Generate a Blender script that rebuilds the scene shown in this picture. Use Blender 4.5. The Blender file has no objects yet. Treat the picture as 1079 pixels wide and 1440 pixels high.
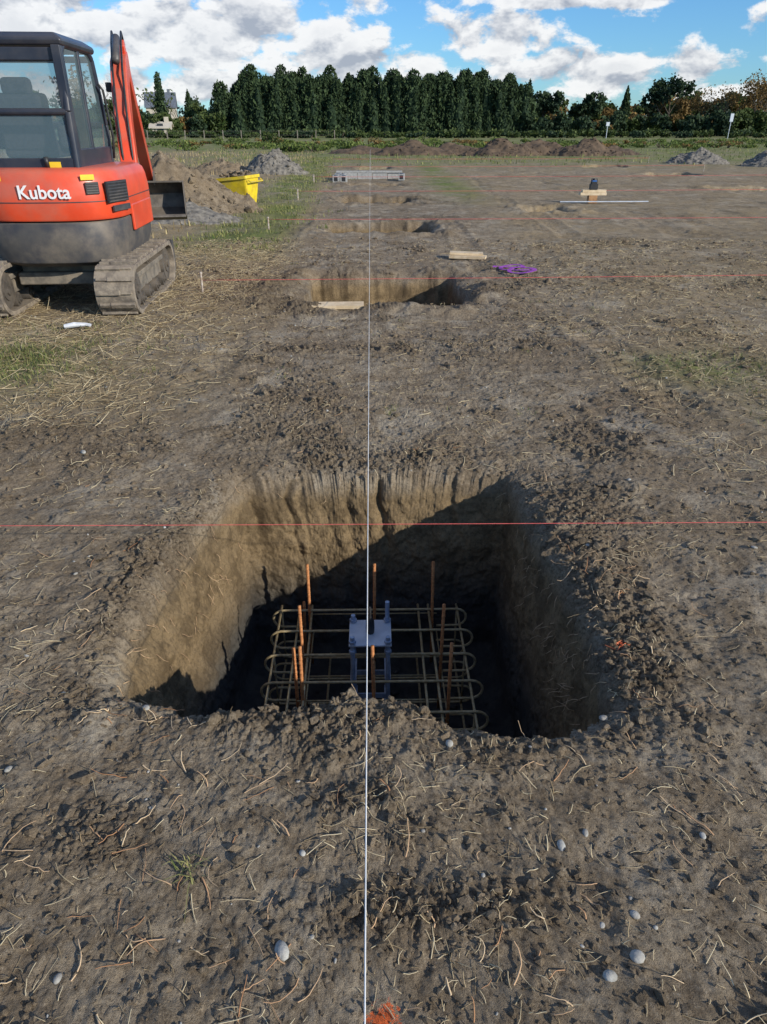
import bpy, bmesh, math, random
import numpy as np
from mathutils import Vector, Matrix, Euler
random.seed(7); RNG=np.random.default_rng(11)
scene=bpy.context.scene
rad=math.radians

# ---------------------------------------------------------------- noise
def _h(ix,iy,s):
    n=(ix.astype(np.int64)*374761393+iy.astype(np.int64)*668265263+s*974634777)&0xffffffff
    n=((n^(n>>13))*1274126177)&0xffffffff
    return n^(n>>16)
def perlin(x,y,s=0):
    x=np.asarray(x,float);y=np.asarray(y,float)
    ix=np.floor(x);iy=np.floor(y);fx=x-ix;fy=y-iy
    u=fx*fx*fx*(fx*(fx*6-15)+10);v=fy*fy*fy*(fy*(fy*6-15)+10)
    def g(dx,dy):
        a=(_h(ix+dx,iy+dy,s)&1023)*(2*math.pi/1024)
        return np.cos(a)*(fx-dx)+np.sin(a)*(fy-dy)
    a=g(0,0);b=g(1,0);c=g(0,1);d=g(1,1)
    return ((a+(b-a)*u)+((c+(d-c)*u)-(a+(b-a)*u))*v)*1.4
def fbm(x,y,o=4,s=0,gain=.5):
    r=0;a=1
    for i in range(o):
        r=r+a*perlin(x,y,s+i*17);x=x*2.03+7.1;y=y*2.03-3.7;a*=gain
    return r
def sstep(a,b,x):
    t=np.clip((x-a)/(b-a),0,1);return t*t*(3-2*t)

# ---------------------------------------------------------------- materials
def newmat(name):
    m=bpy.data.materials.new(name);m.use_nodes=True
    nt=m.node_tree;b=nt.nodes['Principled BSDF'];return m,nt,b
def N(nt,t,**k):
    n=nt.nodes.new(t)
    for a,b in k.items(): setattr(n,a,b)
    return n
def mathn(nt,op,a,b=None,c=None,clamp=False):
    n=nt.nodes.new('ShaderNodeMath');n.operation=op;n.use_clamp=clamp
    for i,q in enumerate((a,b,c)):
        if q is None: continue
        if isinstance(q,(int,float)): n.inputs[i].default_value=q
        else: nt.links.new(q,n.inputs[i])
    return n.outputs[0]
def mixc(nt,f,a,b,bt='MIX'):
    n=nt.nodes.new('ShaderNodeMix');n.data_type='RGBA';n.blend_type=bt;n.clamp_factor=True
    for i,q in ((0,f),(6,a),(7,b)):
        if isinstance(q,(int,float)): n.inputs[i].default_value=q
        elif isinstance(q,tuple): n.inputs[i].default_value=(q[0],q[1],q[2],1)
        else: nt.links.new(q,n.inputs[i])
    return n.outputs[2]
def noise(nt,scale,detail=5,rough=.55,vec=None,dist=0):
    n=nt.nodes.new('ShaderNodeTexNoise');n.inputs['Scale'].default_value=scale
    n.inputs['Detail'].default_value=detail;n.inputs['Roughness'].default_value=rough
    n.inputs['Distortion'].default_value=dist
    if vec is not None: nt.links.new(vec,n.inputs['Vector'])
    return n.outputs['Fac']
def mapr(nt,v,a,b,c=0,d=1):
    n=nt.nodes.new('ShaderNodeMapRange');nt.links.new(v,n.inputs[0])
    n.interpolation_type='SMOOTHSTEP'
    for i,q in zip((1,2,3,4),(a,b,c,d)): n.inputs[i].default_value=q
    return n.outputs[0]
def bump(nt,h,strength,dist,prev=None):
    n=nt.nodes.new('ShaderNodeBump');n.inputs['Strength'].default_value=strength
    n.inputs['Distance'].default_value=dist;nt.links.new(h,n.inputs['Height'])
    if prev is not None: nt.links.new(prev,n.inputs['Normal'])
    return n.outputs[0]
def simple(name,c1,c2=None,scale=8,rough=.6,metal=0,bmp=.0,dust=0,dustcol=(.27,.22,.165),spec=.4):
    m,nt,b=newmat(name)
    tc=N(nt,'ShaderNodeTexCoord').outputs['Object']
    if c2 is None: c2=tuple(x*.7 for x in c1)
    f=mapr(nt,noise(nt,scale,4,.6,tc),.35,.65)
    col=mixc(nt,f,c1,c2)
    if dust>0:
        geo=N(nt,'ShaderNodeNewGeometry')
        sep=N(nt,'ShaderNodeSeparateXYZ');nt.links.new(geo.outputs['Normal'],sep.inputs[0])
        g=mathn(nt,'ADD',mapr(nt,noise(nt,scale*.6,6,.65,tc),.4,.75),mathn(nt,'MULTIPLY',mapr(nt,sep.outputs[2],.2,.9),.5),clamp=True)
        col=mixc(nt,mathn(nt,'MULTIPLY',g,dust),col,dustcol)
    nt.links.new(col,b.inputs['Base Color'])
    b.inputs['Roughness'].default_value=rough;b.inputs['Metallic'].default_value=metal
    b.inputs['Specular IOR Level'].default_value=spec
    if bmp>0: nt.links.new(bump(nt,noise(nt,scale*4,4,.6,tc),bmp,.01),b.inputs['Normal'])
    return m

def soil_material(name,is_ground=True):
    m,nt,b=newmat(name)
    geo=N(nt,'ShaderNodeNewGeometry');pos=geo.outputs['Position']
    sep=N(nt,'ShaderNodeSeparateXYZ');nt.links.new(pos,sep.inputs[0])
    n1=noise(nt,.8,4,.6,pos);n2=noise(nt,7,6,.68,pos);n3=noise(nt,70,4,.78,pos)
    L=(.345,.283,.202);D=(.195,.152,.103)
    if not is_ground: L=(.27,.215,.15);D=(.135,.104,.07)
    col=mixc(nt,mapr(nt,n2,.36,.64),L,D)
    col=mixc(nt,mathn(nt,'MULTIPLY',mapr(nt,n1,.42,.60),.6),col,(.22,.166,.108))
    if is_ground:
        n4=noise(nt,2.0,5,.66,pos,.6)
        col=mixc(nt,mathn(nt,'MULTIPLY',mapr(nt,n4,.50,.66),.7),col,(.415,.362,.28))
    col=mixc(nt,mathn(nt,'MULTIPLY',mapr(nt,n3,.50,.66),.7),col,(.085,.063,.042))
    col=mixc(nt,mathn(nt,'MULTIPLY',mapr(nt,n3,.44,.30),.5),col,(.50,.43,.33))
    if is_ground:
        def attr(a):
            n=N(nt,'ShaderNodeAttribute');n.attribute_name=a;return n.outputs['Fac']
        cr=attr('crumb')
        col=mixc(nt,mathn(nt,'MULTIPLY',cr,.72),col,mixc(nt,mapr(nt,n3,.38,.62),(.185,.14,.092),(.065,.048,.032)))
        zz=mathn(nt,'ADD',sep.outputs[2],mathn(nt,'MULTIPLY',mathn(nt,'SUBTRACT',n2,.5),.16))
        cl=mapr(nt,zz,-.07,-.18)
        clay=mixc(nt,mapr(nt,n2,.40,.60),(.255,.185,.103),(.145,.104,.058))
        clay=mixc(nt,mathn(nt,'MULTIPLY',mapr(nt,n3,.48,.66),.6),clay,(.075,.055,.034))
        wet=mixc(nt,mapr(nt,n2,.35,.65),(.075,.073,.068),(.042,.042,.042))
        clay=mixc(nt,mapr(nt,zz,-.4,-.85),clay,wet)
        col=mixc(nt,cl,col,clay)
        gn=noise(nt,15,5,.72,pos)
        dry=mathn(nt,'MULTIPLY',attr('dry'),mapr(nt,mathn(nt,'ADD',gn,mathn(nt,'MULTIPLY',n1,.4)),.55,.82))
        col=mixc(nt,dry,col,(.335,.255,.14))
        grn=mathn(nt,'MULTIPLY',attr('green'),mapr(nt,mathn(nt,'ADD',gn,n1),.80,1.05))
        gcol=mixc(nt,mapr(nt,n2,.35,.65),(.11,.16,.035),(.19,.21,.065))
        col=mixc(nt,grn,col,gcol)
        dx=mathn(nt,'SUBTRACT',sep.outputs[0],.012);dy=mathn(nt,'SUBTRACT',sep.outputs[1],.762)
        rr=mathn(nt,'SQRT',mathn(nt,'ADD',mathn(nt,'MULTIPLY',dx,dx),mathn(nt,'MULTIPLY',dy,dy)))
        rr=mathn(nt,'ADD',rr,mathn(nt,'MULTIPLY',mathn(nt,'SUBTRACT',n3,.5),.15))
        pm=mapr(nt,rr,.040,.02)
        col=mixc(nt,mathn(nt,'MULTIPLY',pm,.85),col,(.85,.15,.03))
    nt.links.new(col,b.inputs['Base Color'])
    b.inputs['Roughness'].default_value=.95;b.inputs['Specular IOR Level'].default_value=.12
    bn=bump(nt,noise(nt,42,6,.80,pos),.75,.024)
    bn=bump(nt,noise(nt,210,3,.7,pos),.7,.004,bn)
    nt.links.new(bn,b.inputs['Normal'])
    return m
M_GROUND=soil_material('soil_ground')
M_CLOD=soil_material('soil_clod',is_ground=False)

# ---------------------------------------------------------------- mesh from numpy
def np_mesh(name,V,F,mats,smooth=True,attrs=None,midx=None,parent=None):
    V=np.asarray(V,np.float32);F=np.asarray(F,np.int32);k=F.shape[1]
    me=bpy.data.meshes.new(name);me.vertices.add(len(V));me.vertices.foreach_set('co',V.ravel())
    me.loops.add(F.size);me.loops.foreach_set('vertex_index',F.ravel())
    me.polygons.add(len(F));me.polygons.foreach_set('loop_start',np.arange(0,F.size,k,dtype=np.int32))
    me.polygons.foreach_set('use_smooth',np.full(len(F),smooth))
    for m in mats: me.materials.append(m)
    if midx is not None: me.polygons.foreach_set('material_index',np.asarray(midx,np.int32))
    for a,val in (attrs or {}).items():
        at=me.attributes.new(a,'FLOAT','POINT');at.data.foreach_set('value',np.asarray(val,np.float32))
    me.update(calc_edges=True)
    o=bpy.data.objects.new(name,me);scene.collection.objects.link(o)
    if parent: o.parent=parent
    return o

class MB:
    def __init__(s): s.v=[];s.f=[];s.m=[]
    def add(s,vs,fs,mi=0,M=None):
        o=len(s.v)
        for p in vs:
            p=Vector(p); s.v.append(M@p if M else p)
        for f in fs: s.f.append([i+o for i in f]);s.m.append(mi)
    def box(s,c,d,mi=0,rot=(0,0,0)):
        M=Matrix.Translation(c)@Euler(rot).to_matrix().to_4x4()
        x,y,z=[q/2 for q in d]
        vs=[(-x,-y,-z),(x,-y,-z),(x,y,-z),(-x,y,-z),(-x,-y,z),(x,-y,z),(x,y,z),(-x,y,z)]
        s.add(vs,[(0,3,2,1),(4,5,6,7),(0,1,5,4),(1,2,6,5),(2,3,7,6),(3,0,4,7)],mi,M)
    def tube(s,pts,r,n=8,mi=0,cap=True):
        pts=[Vector(p) for p in pts];k=len(pts)
        rs=r if isinstance(r,(list,tuple)) else [r]*k
        vs=[];fs=[];up=None
        for i,p in enumerate(pts):
            t=(pts[min(i+1,k-1)]-pts[max(i-1,0)]).normalized()
            if up is None:
                up=Vector((0,0,1)) if abs(t.z)<.9 else Vector((1,0,0))
            a=(up-t*up.dot(t)).normalized();b=t.cross(a);up=a
            for j in range(n):
                w=2*math.pi*j/n;vs.append(p+(a*math.cos(w)+b*math.sin(w))*rs[i])
        for i in range(k-1):
            for j in range(n):
                fs.append((i*n+j,i*n+(j+1)%n,(i+1)*n+(j+1)%n,(i+1)*n+j))
        if cap: fs.append(tuple(range(n))[::-1]);fs.append(tuple((k-1)*n+j for j in range(n)))
        s.add(vs,fs,mi)
    def prism(s,poly,axis,a,b,mi=0):
        n=len(poly)
        def P(q,t):
            if axis=='x': return (t,q[0],q[1])
            if axis=='y': return (q[0],t,q[1])
            return (q[0],q[1],t)
        vs=[P(q,a) for q in poly]+[P(q,b) for q in poly]
        fs=[tuple(range(n))[::-1],tuple(range(n,2*n))]+[(i,(i+1)%n,n+(i+1)%n,n+i) for i in range(n)]
        s.add(vs,fs,mi)
    def loft(s,rings,mi=0):
        n=len(rings[0]);vs=[p for r in rings for p in r];fs=[]
        for i in range(len(rings)-1):
            for j in range(n):
                fs.append((i*n+j,i*n+(j+1)%n,(i+1)*n+(j+1)%n,(i+1)*n+j))
        fs.append(tuple(range(n))[::-1]);fs.append(tuple((len(rings)-1)*n+j for j in range(n)))
        s.add(vs,fs,mi)
    def obj(s,name,mats,parent=None,bevel=0,smooth=False,seg=2,loc=None,rot=None):
        me=bpy.data.meshes.new(name);me.from_pydata([tuple(p) for p in s.v],[],s.f)
        for m in mats: me.materials.append(m)
        me.polygons.foreach_set('material_index',s.m)
        bm=bmesh.new();bm.from_mesh(me);bmesh.ops.recalc_face_normals(bm,faces=bm.faces);bm.to_mesh(me);bm.free()
        if smooth: me.polygons.foreach_set('use_smooth',[True]*len(me.polygons))
        me.update()
        o=bpy.data.objects.new(name,me);scene.collection.objects.link(o)
        if bevel:
            bv=o.modifiers.new('bevel','BEVEL');bv.width=bevel;bv.segments=seg;bv.limit_method='ANGLE';bv.angle_limit=rad(35)
            me.polygons.foreach_set('use_smooth',[True]*len(me.polygons))
            bv.harden_normals=True
        if parent: o.parent=parent
        if loc: o.location=loc
        if rot: o.rotation_euler=rot
        return o
def empty(name,loc=(0,0,0),rot=(0,0,0),parent=None):
    e=bpy.data.objects.new(name,None);scene.collection.objects.link(e);e.location=loc;e.rotation_euler=rot
    e.empty_display_size=.2
    if parent: e.parent=parent
    return e

# ---------------------------------------------------------------- terrain functions
C0=np.array([0.0,2.45])
far_pits=[ # x0,x1,y0,y1,depth
 (-.72,.98,7.35,9.0,1.1),(-.78,1.05,12.6,14.3,1.1),(-.7,.95,18.1,19.7,1.0),(-.6,.9,23.4,24.7,1.0),
 (9.9,12.0,21.3,23.0,1.0),(3.4,4.2,15.9,17.0,.5),(10.6,12.2,28.5,30.2,1.0),(9.6,11.4,34.5,36.2,1.0),(9.9,11.8,14.5,16.2,1.0),(-.5,.8,33,34.3,.8)]
def crumb_mask(x,y):
    n=fbm(x*.9,y*.9,4,5)
    c=sstep(.10,.7,n+.4*fbm(x*5,y*5,3,9))
    def blob(cx,cy,rx,ry,w=1):
        return w*np.exp(-(((x-cx)/rx)**2+((y-cy)/ry)**2))
    c=c*.72+blob(.15,1.0,.35,.08)+blob(-.72,1.2,.14,.14,.8)+blob(.93,2.3,.17,.6,1.0)+blob(.75,1.58,.3,.1,.5)
    c+=blob(-.98,2.25,.10,.5,.85)+blob(-.86,2.95,.08,.35,.6)+blob(-.92,1.70,.14,.09,.6)+blob(-.3,1.62,.5,.05,.45)+blob(.35,1.50,.35,.06,.5)
    c+=blob(1.2,5.6,.9,.4,.4)+blob(-.2,5.7,.9,.2,.4)+blob(0,3.60,.85,.12,.6)+blob(-1.6,9,.8,1.2,.5)+blob(-1.2,7.8,.4,1.0,.8)+blob(1.05,3.0,.3,.3,.6)
    for p in far_pits[:4]:
        cx=(p[0]+p[1])/2;cy=(p[2]+p[3])/2
        d=np.maximum(np.abs(x-cx)-(p[1]-p[0])/2,np.abs(y-cy)-(p[3]-p[2])/2)
        c+=.7*np.exp(-(np.clip(d,0,9)/.4)**2)*(.5+fbm(x*2,y*2,3,77))
    return np.clip(c,0,1)
def ruts(x,y):
    h=0;xx=x+.35*perlin(y*.2,y*0+3.3,40)+.04*perlin(y*1.4,y*0+9.3,41)
    for i,(xc,w,a) in enumerate(((1.75,.16,.018),(3.3,.18,.022),(4.9,.2,.018),(6.4,.2,.018),(-1.35,.14,.012),(2.35,.12,.012),(7.8,.2,.025),(9.2,.2,.018))):
        t=(xx-xc-(y-6)*.05*((i%3)-1))/w
        g=np.exp(-t**4)
        ph=(y+.05*perlin(y*2,x*2,66)+np.abs(t)*.09)/.13
        lug=np.clip(np.sin(ph*2*math.pi)*2.0,-1,1)
        on=sstep(.0,.35,fbm(x*.5,y*.3,3,60+i))*sstep(3.6,4.6,y)
        h=h-a*g*on*(.8+.45*lug)
        h=h+a*.5*np.exp(-((np.abs(t)-1.35)/.3)**2)*on
    return h
def ground_h(x,y,detail=True):
    x=np.asarray(x,float);y=np.asarray(y,float)
    fade=1-sstep(40,120,y)
    h=.05*fbm(x*.28,y*.28,2,1)*fade+.02*fbm(x*1.3,y*1.3,3,2)
    h=h+ruts(x,y)
    cm=crumb_mask(x,y)
    if detail:
        r=1-np.abs(fbm(x*11,y*11,4,21,.6))
        h=h+.007*fbm(x*5,y*5,4,3,.6)
        h=h+cm*(.024*np.clip(r-.45,0,1)+.013*fbm(x*34,y*34,3,31,.7)+.006)
        h=h+(1-cm)*.0042*fbm(x*26,y*26,4,33,.75)
        k=fbm(x*6.5,y*6.5,3,51)
        h=h+.022*sstep(.45,.8,k)*(.15+cm)
    return h

# pit outlines
rimP=[(-.70,3.38),(-.82,2.95),(-.90,2.5),(-.93,2.1),(-.86,1.76),(-.62,1.71),(-.47,1.69),(-.29,1.66),(-.08,1.73),(.08,1.72),(.246,1.60),(.46,1.555),(.60,1.57),(.78,1.66),(.80,2.1),(.78,2.5),(.75,2.9),(.71,3.38),(.45,3.42),(.1,3.43),(-.3,3.42)]
flP=[(-.68,3.26),(-.73,2.6),(-.78,2.0),(-.78,1.58),(-.2,1.53),(.3,1.48),(.68,1.50),(.69,2.0),(.69,2.6),(.69,3.26)]
def radial(poly,phi):
    P=np.array(poly)-C0;out=np.full(phi.shape,np.inf);dx=np.cos(phi);dy=np.sin(phi)
    for i in range(len(P)):
        a=P[i];b=P[(i+1)%len(P)];e=b-a
        den=dx*e[1]-dy*e[0]
        t=(a[0]*e[1]-a[1]*e[0])/np.where(np.abs(den)<1e-9,1e-9,den)
        u=(a[0]*dy-a[1]*dx)/np.where(np.abs(den)<1e-9,1e-9,den)
        ok=(t>0)&(u>=-1e-6)&(u<=1+1e-6)
        out=np.where(ok&(t<out),t,out)
    return out
NP=1650
g=np.linspace(0,2*math.pi,20001);w=1+2.0*np.exp(-((g-math.pi/2)/.5)**2)+.9*np.exp(-((g-1.5*math.pi)/.9)**2)
cw=np.concatenate([[0],np.cumsum((w[1:]+w[:-1])/2)]);cw/=cw[-1]
phi=np.interp(np.arange(NP)/NP,cw,g)
def smoothp(R,k):
    ker=np.hanning(2*k+1);ker/=ker.sum();return np.convolve(np.concatenate([R[-k:],R,R[:k]]),ker,'valid')
Rr0=smoothp(radial(rimP,phi),6);Rf=smoothp(radial(flP,phi),3)
cx,sy=np.cos(phi),np.sin(phi)
rimn=.028*fbm(cx*3.2+9,sy*3.2,4,91,.65)+.020*fbm(cx*14,sy*14,4,92,.65)
Rr=Rr0+rimn
ZF=-1.15
dropw=.045+.03*np.clip(-cx-.3,0,1)+.03*np.clip(cx-.3,0,1)
dropd=.032+.03*np.clip(-cx-.3,0,1)+.03*np.clip(cx-.3,0,1)
rings=[]
for q in (0.02,.2,.4,.6,.75,.85,.92,.97):
    R=Rf*q;x=C0[0]+cx*R;y=C0[1]+sy*R
    rings.append((x,y,ZF+.03*fbm(x*4,y*4,4,71)+.06*q**6))
zrim=ground_h(C0[0]+cx*Rr,C0[1]+sy*Rr)-dropd
NW=150
gro=np.array([-.62,-.43,-.36,-.12,.05,.44]);
def ease(t): return .45*t+.55*t**4
# the true arc length along the wall keeps the texture undistorted
arcl=np.cumsum(np.hypot(np.diff(cx*Rr0,append=cx[0]*Rr0[0]),np.diff(sy*Rr0,append=sy[0]*Rr0[0])))
seam=sstep(0,.15,arcl)*sstep(0,.15,arcl[-1]-arcl)
for i in range(NW+1):
    t=i/NW
    R=Rf+(Rr0-Rf)*ease(t)+rimn*t**14
    x=C0[0]+cx*R;y=C0[1]+sy*R
    z=(ZF+.09)*(1-t)+zrim*t
    win=math.sin(math.pi*min(1,max(0,t)))**.4
    A=arcl
    rough=.016*fbm(A*2.2+5,z*2.6,3,81,.5)+.013*fbm(A*9,z*9,4,83,.7)+.028*np.clip(fbm(A*6,z*7,3,85)-.28,0,1)-.02*np.clip(fbm(A*7+30,z*7,3,87)-.35,0,1)
    d=win*rough*seam
    back=sstep(.70,.78,sy*R/1.0)*sstep(.1,.35,t)*(1-sstep(.95,1,t))
    gx=x+.05*perlin(z*3,z*0+2,5)+.02*perlin(z*9,x*2,6)
    dm=np.min(np.abs(gx[:,None]-gro[None,:]),axis=1)
    gd=.3+1.0*perlin(gx*4,z*3,15)
    d=d+back*(.04*np.clip(gd,0,1)*np.exp(-(dm/.018)**2)-.010*np.exp(-((dm-.06)/.035)**2))
    R=R+d
    x=C0[0]+cx*R;y=C0[1]+sy*R
    if i==NW: x=C0[0]+cx*Rr;y=C0[1]+sy*Rr;z=zrim
    rings.append((x,y,z))
n_in=len(rings)
es=[];e=0
while e<27:
    e+=.0060+.0054*e;es.append(e)
st=es[-1]-es[-2]
while e<2500:
    st*=1.12;e+=st;es.append(e)
for e in es:
    R=Rr+e
    rings.append((C0[0]+cx*R,C0[1]+sy*R,None))
X=np.array([r[0] for r in rings]);Y=np.array([r[1] for r in rings])
Z=np.zeros_like(X)
for i in range(n_in): Z[i]=rings[i][2]
xo=X[n_in:].ravel();yo=Y[n_in:].ravel()
ZO=ground_h(xo,yo)
E=np.repeat(np.array(es),NP);nE=len(es)
ZO=ZO-np.tile(dropd,nE)*np.exp(-np.clip(E/np.tile(dropw,nE),0,50))
for p in far_pits:
    cxx=(p[0]+p[1])/2;cyy=(p[2]+p[3])/2
    sel=(np.abs(xo-cxx)<3)&(np.abs(yo-cyy)<3)
    xs=xo[sel];ys=yo[sel]
    ax=np.abs(xs-cxx)-(p[1]-p[0])/2+.12;ay=np.abs(ys-cyy)-(p[3]-p[2])/2+.12
    d=np.hypot(np.clip(ax,0,9),np.clip(ay,0,9))+np.minimum(np.maximum(ax,ay),0)-.12
    d=d+.06*fbm(xs*1.8,ys*1.8,3,120,.6)+.012*fbm(xs*8,ys*8,2,121)
    zz=ZO[sel]
    zz=zz-(p[4]*sstep(.02,-.08,d))-.05*sstep(.2,-.02,d)+.05*np.exp(-((d-.3)/.2)**2)*(.4+np.clip(fbm(xs*3,ys*3,3,122),-.4,1))
    ZO[sel]=zz
Z[n_in:]=ZO.reshape(-1,NP)
V=np.stack([X.ravel(),Y.ravel(),Z.ravel()],1)
nr=len(rings)
ii=np.arange(nr-1)[:,None]*NP;jj=np.arange(NP)[None,:];j2=(jj+1)%NP
F=np.stack([ii+jj,ii+NP+jj,ii+NP+j2,ii+j2],-1).reshape(-1,4)
V=np.concatenate([V,[[C0[0],C0[1],ZF]]]);ci=len(V)-1
jc=np.arange(0,NP,2)
cap=np.stack([np.full(len(jc),ci),jc,(jc+1)%NP,(jc+2)%NP],-1)
F=np.concatenate([F,cap])
vx,vy=V[:,0],V[:,1]
cr=crumb_mask(vx,vy)
vn=fbm(vx*.5,vy*.5,3,140)
green=sstep(50,66,vy)*1.0
green=np.maximum(green,np.exp(-((vx+2.3+.02*(vy-20))/.8)**4)*sstep(9.5,12,vy)*(1-sstep(60,70,vy))*.75)
green=np.maximum(green,.95*np.exp(-(((vx+2.85)/.6)**2+((vy-5.35)/.7)**2)))
green=np.maximum(green,.7*np.exp(-(((vx-2.6)/.5)**2+((vy-5.1)/.4)**2)))
green=np.maximum(green,.5*np.exp(-(((vx-3.0)/.5)**2+((vy-4.2)/.6)**2)))
green=np.maximum(green,.8*sstep(30,46,vy)*sstep(-2,0,vx*.3+2))
green=np.maximum(green,.8*np.exp(-((vx-1.9-.02*vy)/.7)**2)*sstep(16,24,vy))
dry=sstep(-.6,-1.6,vx)*sstep(3.6,5,vy)*.75
dry=np.maximum(dry,sstep(-2,-4,vx)*sstep(9,13,vy))
dry=np.maximum(dry,sstep(1.6,2.8,vx)*sstep(3.5,4.5,vy)*.5)
dry=np.maximum(dry,sstep(16,45,vy)*.8)
dry=np.clip(dry+.3*vn*dry,0,1);green=np.clip(green+.5*vn*green,0,1)
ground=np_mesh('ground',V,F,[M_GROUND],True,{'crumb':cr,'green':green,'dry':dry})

# ---------------------------------------------------------------- clods
def ico(sub):
    bm=bmesh.new();bmesh.ops.create_icosphere(bm,subdivisions=sub,radius=1)
    v=np.array([p.co[:] for p in bm.verts]);f=np.array([[q.index for q in p.verts] for p in bm.faces]);bm.free();return v,f
IV1,IF1=ico(1);IV2,IF2=ico(2)
def scatter_rocks(name,P,S,mat,IV,IF,flat=.65,rough=.35,smooth=False):
    n=len(P);nv=len(IV)
    ang=RNG.uniform(0,2*math.pi,n);c,s=np.cos(ang),np.sin(ang)
    sc=np.stack([S*RNG.uniform(.65,1.35,n),S*RNG.uniform(.65,1.35,n),S*flat*RNG.uniform(.7,1.2,n)],1)
    jit=1+rough*RNG.uniform(-1,1,(n,nv))
    for q in range(4):
        d=RNG.normal(size=(n,3));d/=np.linalg.norm(d,axis=1)[:,None]
        dp=np.einsum('nk,vk->nv',d,IV);cut=RNG.uniform(.45,.8,n)[:,None]
        jit=np.where(dp>cut,jit*cut/np.maximum(dp,.01),jit)
    if smooth:
        d=RNG.normal(size=(n,3));d/=np.linalg.norm(d,axis=1)[:,None]
        jit=1+rough*np.einsum('nk,vk->nv',d,IV)**2
    L=IV[None]*jit[:,:,None]*sc[:,None,:]
    x=L[...,0]*c[:,None]-L[...,1]*s[:,None];y=L[...,0]*s[:,None]+L[...,1]*c[:,None]
    W=np.stack([x+P[:,0:1],y+P[:,1:2],L[...,2]+P[:,2:3]],-1).reshape(-1,3)
    FF=(IF[None]+np.arange(n)[:,None,None]*nv).reshape(-1,3)
    return np_mesh(name,W,FF,[mat],smooth)
def inpit(x,y,m=0.0):
    dx=x-C0[0];dy=y-C0[1];a=np.mod(np.arctan2(dy,dx),2*math.pi)
    R=np.interp(a,np.append(phi,2*math.pi),np.append(Rr,Rr[0]))
    r=np.hypot(dx,dy)<R+m
    for p in far_pits: r|=(x>p[0]-.1)&(x<p[1]+.1)&(y>p[2]-.1)&(y<p[3]+.1)
    return r
def rimz(x,y):
    dx=x-C0[0];dy=y-C0[1];a=np.mod(np.arctan2(dy,dx),2*math.pi);f=lambda A:np.interp(a,np.append(phi,2*math.pi),np.append(A,A[0]))
    e=np.hypot(dx,dy)-f(Rr);return -f(dropd)*np.exp(-np.clip(e/f(dropw),0,50))
def sample(n,x0,x1,y0,y1,near=1.6):
    u=RNG.uniform(0,1,n)
    y=y0+(y1-y0)*u**near
    hw=.62*y+.8
    x=RNG.uniform(-1,1,n)*np.clip(hw,0,max(abs(x0),abs(x1)))
    return x,y
x,y=sample(150000,-8,8,.4,12,near=1.6)
keep=(RNG.uniform(0,1,len(x))<(crumb_mask(x,y)**1.1*.7+.16))&~inpit(x,y,.0)
x=x[keep][:46000];y=y[keep][:46000]
s=np.clip(RNG.lognormal(math.log(.0034),.65,len(x)),.0012,.021)*(1+.14*y)
P=np.stack([x,y,ground_h(x,y)+rimz(x,y)+s*.12],1)
scatter_rocks('soil_clods',P,s,M_CLOD,IV1,IF1,.7,.25)
a=RNG.uniform(0,2*math.pi,520);R=np.interp(a,np.append(phi,2*math.pi),np.append(Rr,Rr[0]))+np.abs(RNG.normal(0,.07,520))+.008
x=C0[0]+np.cos(a)*R;y=C0[1]+np.sin(a)*R;s=np.clip(RNG.lognormal(math.log(.008),.45,520),.004,.022)
P=np.stack([x,y,ground_h(x,y)+rimz(x,y)+s*.05],1)
scatter_rocks('soil_clods',P,s,M_CLOD,IV2,IF2,.7,.12)
# fallen lumps on the pit floor
n_=260;x=RNG.uniform(-.68,.62,n_);y=RNG.uniform(1.7,3.15,n_);s=np.clip(RNG.lognormal(math.log(.014),.5,n_),.005,.04)
scatter_rocks('fallen_soil',np.stack([x,y,ZF+.02+s*.4],1),s,M_GROUND,IV2,IF2,.7,.12)

# pebbles
M_PEB=simple('pebble_stone',(.44,.44,.41),(.26,.26,.24),30,.8,bmp=.3,dust=.4)
pp=[(-.21,.905,.019),(.50,.84,.015),(.573,.881,.014),(.474,1.164,.014),(.547,1.203,.009),(.727,1.64,.013),(-.186,1.15,.009),(-.683,.854,.009),(.60,.977,.010),(.85,1.19,.008),(-.72,1.66,.010),(-1.6,3.6,.016),(.22,1.50,.012),(.93,2.6,.009),(.52,.96,.007),(-.6,1.28,.006),(1.3,3.2,.010)]
x,y=sample(230,-4,4,.4,7);k=~inpit(x,y,.02);x=x[k];y=y[k]
for a,b in zip(x,y): pp.append((a,b,float(np.clip(RNG.lognormal(math.log(.0036),.4),.002,.008))*(1+.1*b)))
pp=np.array(pp);P=np.stack([pp[:,0],pp[:,1],ground_h(pp[:,0],pp[:,1])+rimz(pp[:,0],pp[:,1])+pp[:,2]*.2],1)
scatter_rocks('pebbles',P,pp[:,2],M_PEB,IV2,IF2,.6,.3,True)

# ---------------------------------------------------------------- straw and roots
def tone_mat(name,c1,c2,rough=.8,transl=0.0):
    m,nt,b=newmat(name)
    a=N(nt,'ShaderNodeAttribute');a.attribute_name='tone'
    col=mixc(nt,a.outputs['Fac'],c1,c2)
    nt.links.new(col,b.inputs['Base Color']);b.inputs['Roughness'].default_value=rough
    b.inputs['Specular IOR Level'].default_value=.2
    if transl:
        t=N(nt,'ShaderNodeBsdfTranslucent');nt.links.new(col,t.inputs[0])
        mx=N(nt,'ShaderNodeMixShader');mx.inputs[0].default_value=transl
        nt.links.new(b.outputs[0],mx.inputs[1]);nt.links.new(t.outputs[0],mx.inputs[2])
        nt.links.new(mx.outputs[0],nt.nodes['Material Output'].inputs[0])
    return m
M_STRAW=tone_mat('straw',(.24,.17,.09),(.72,.60,.38))
M_ROOT=tone_mat('root',(.38,.19,.09),(.70,.54,.34))
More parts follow.
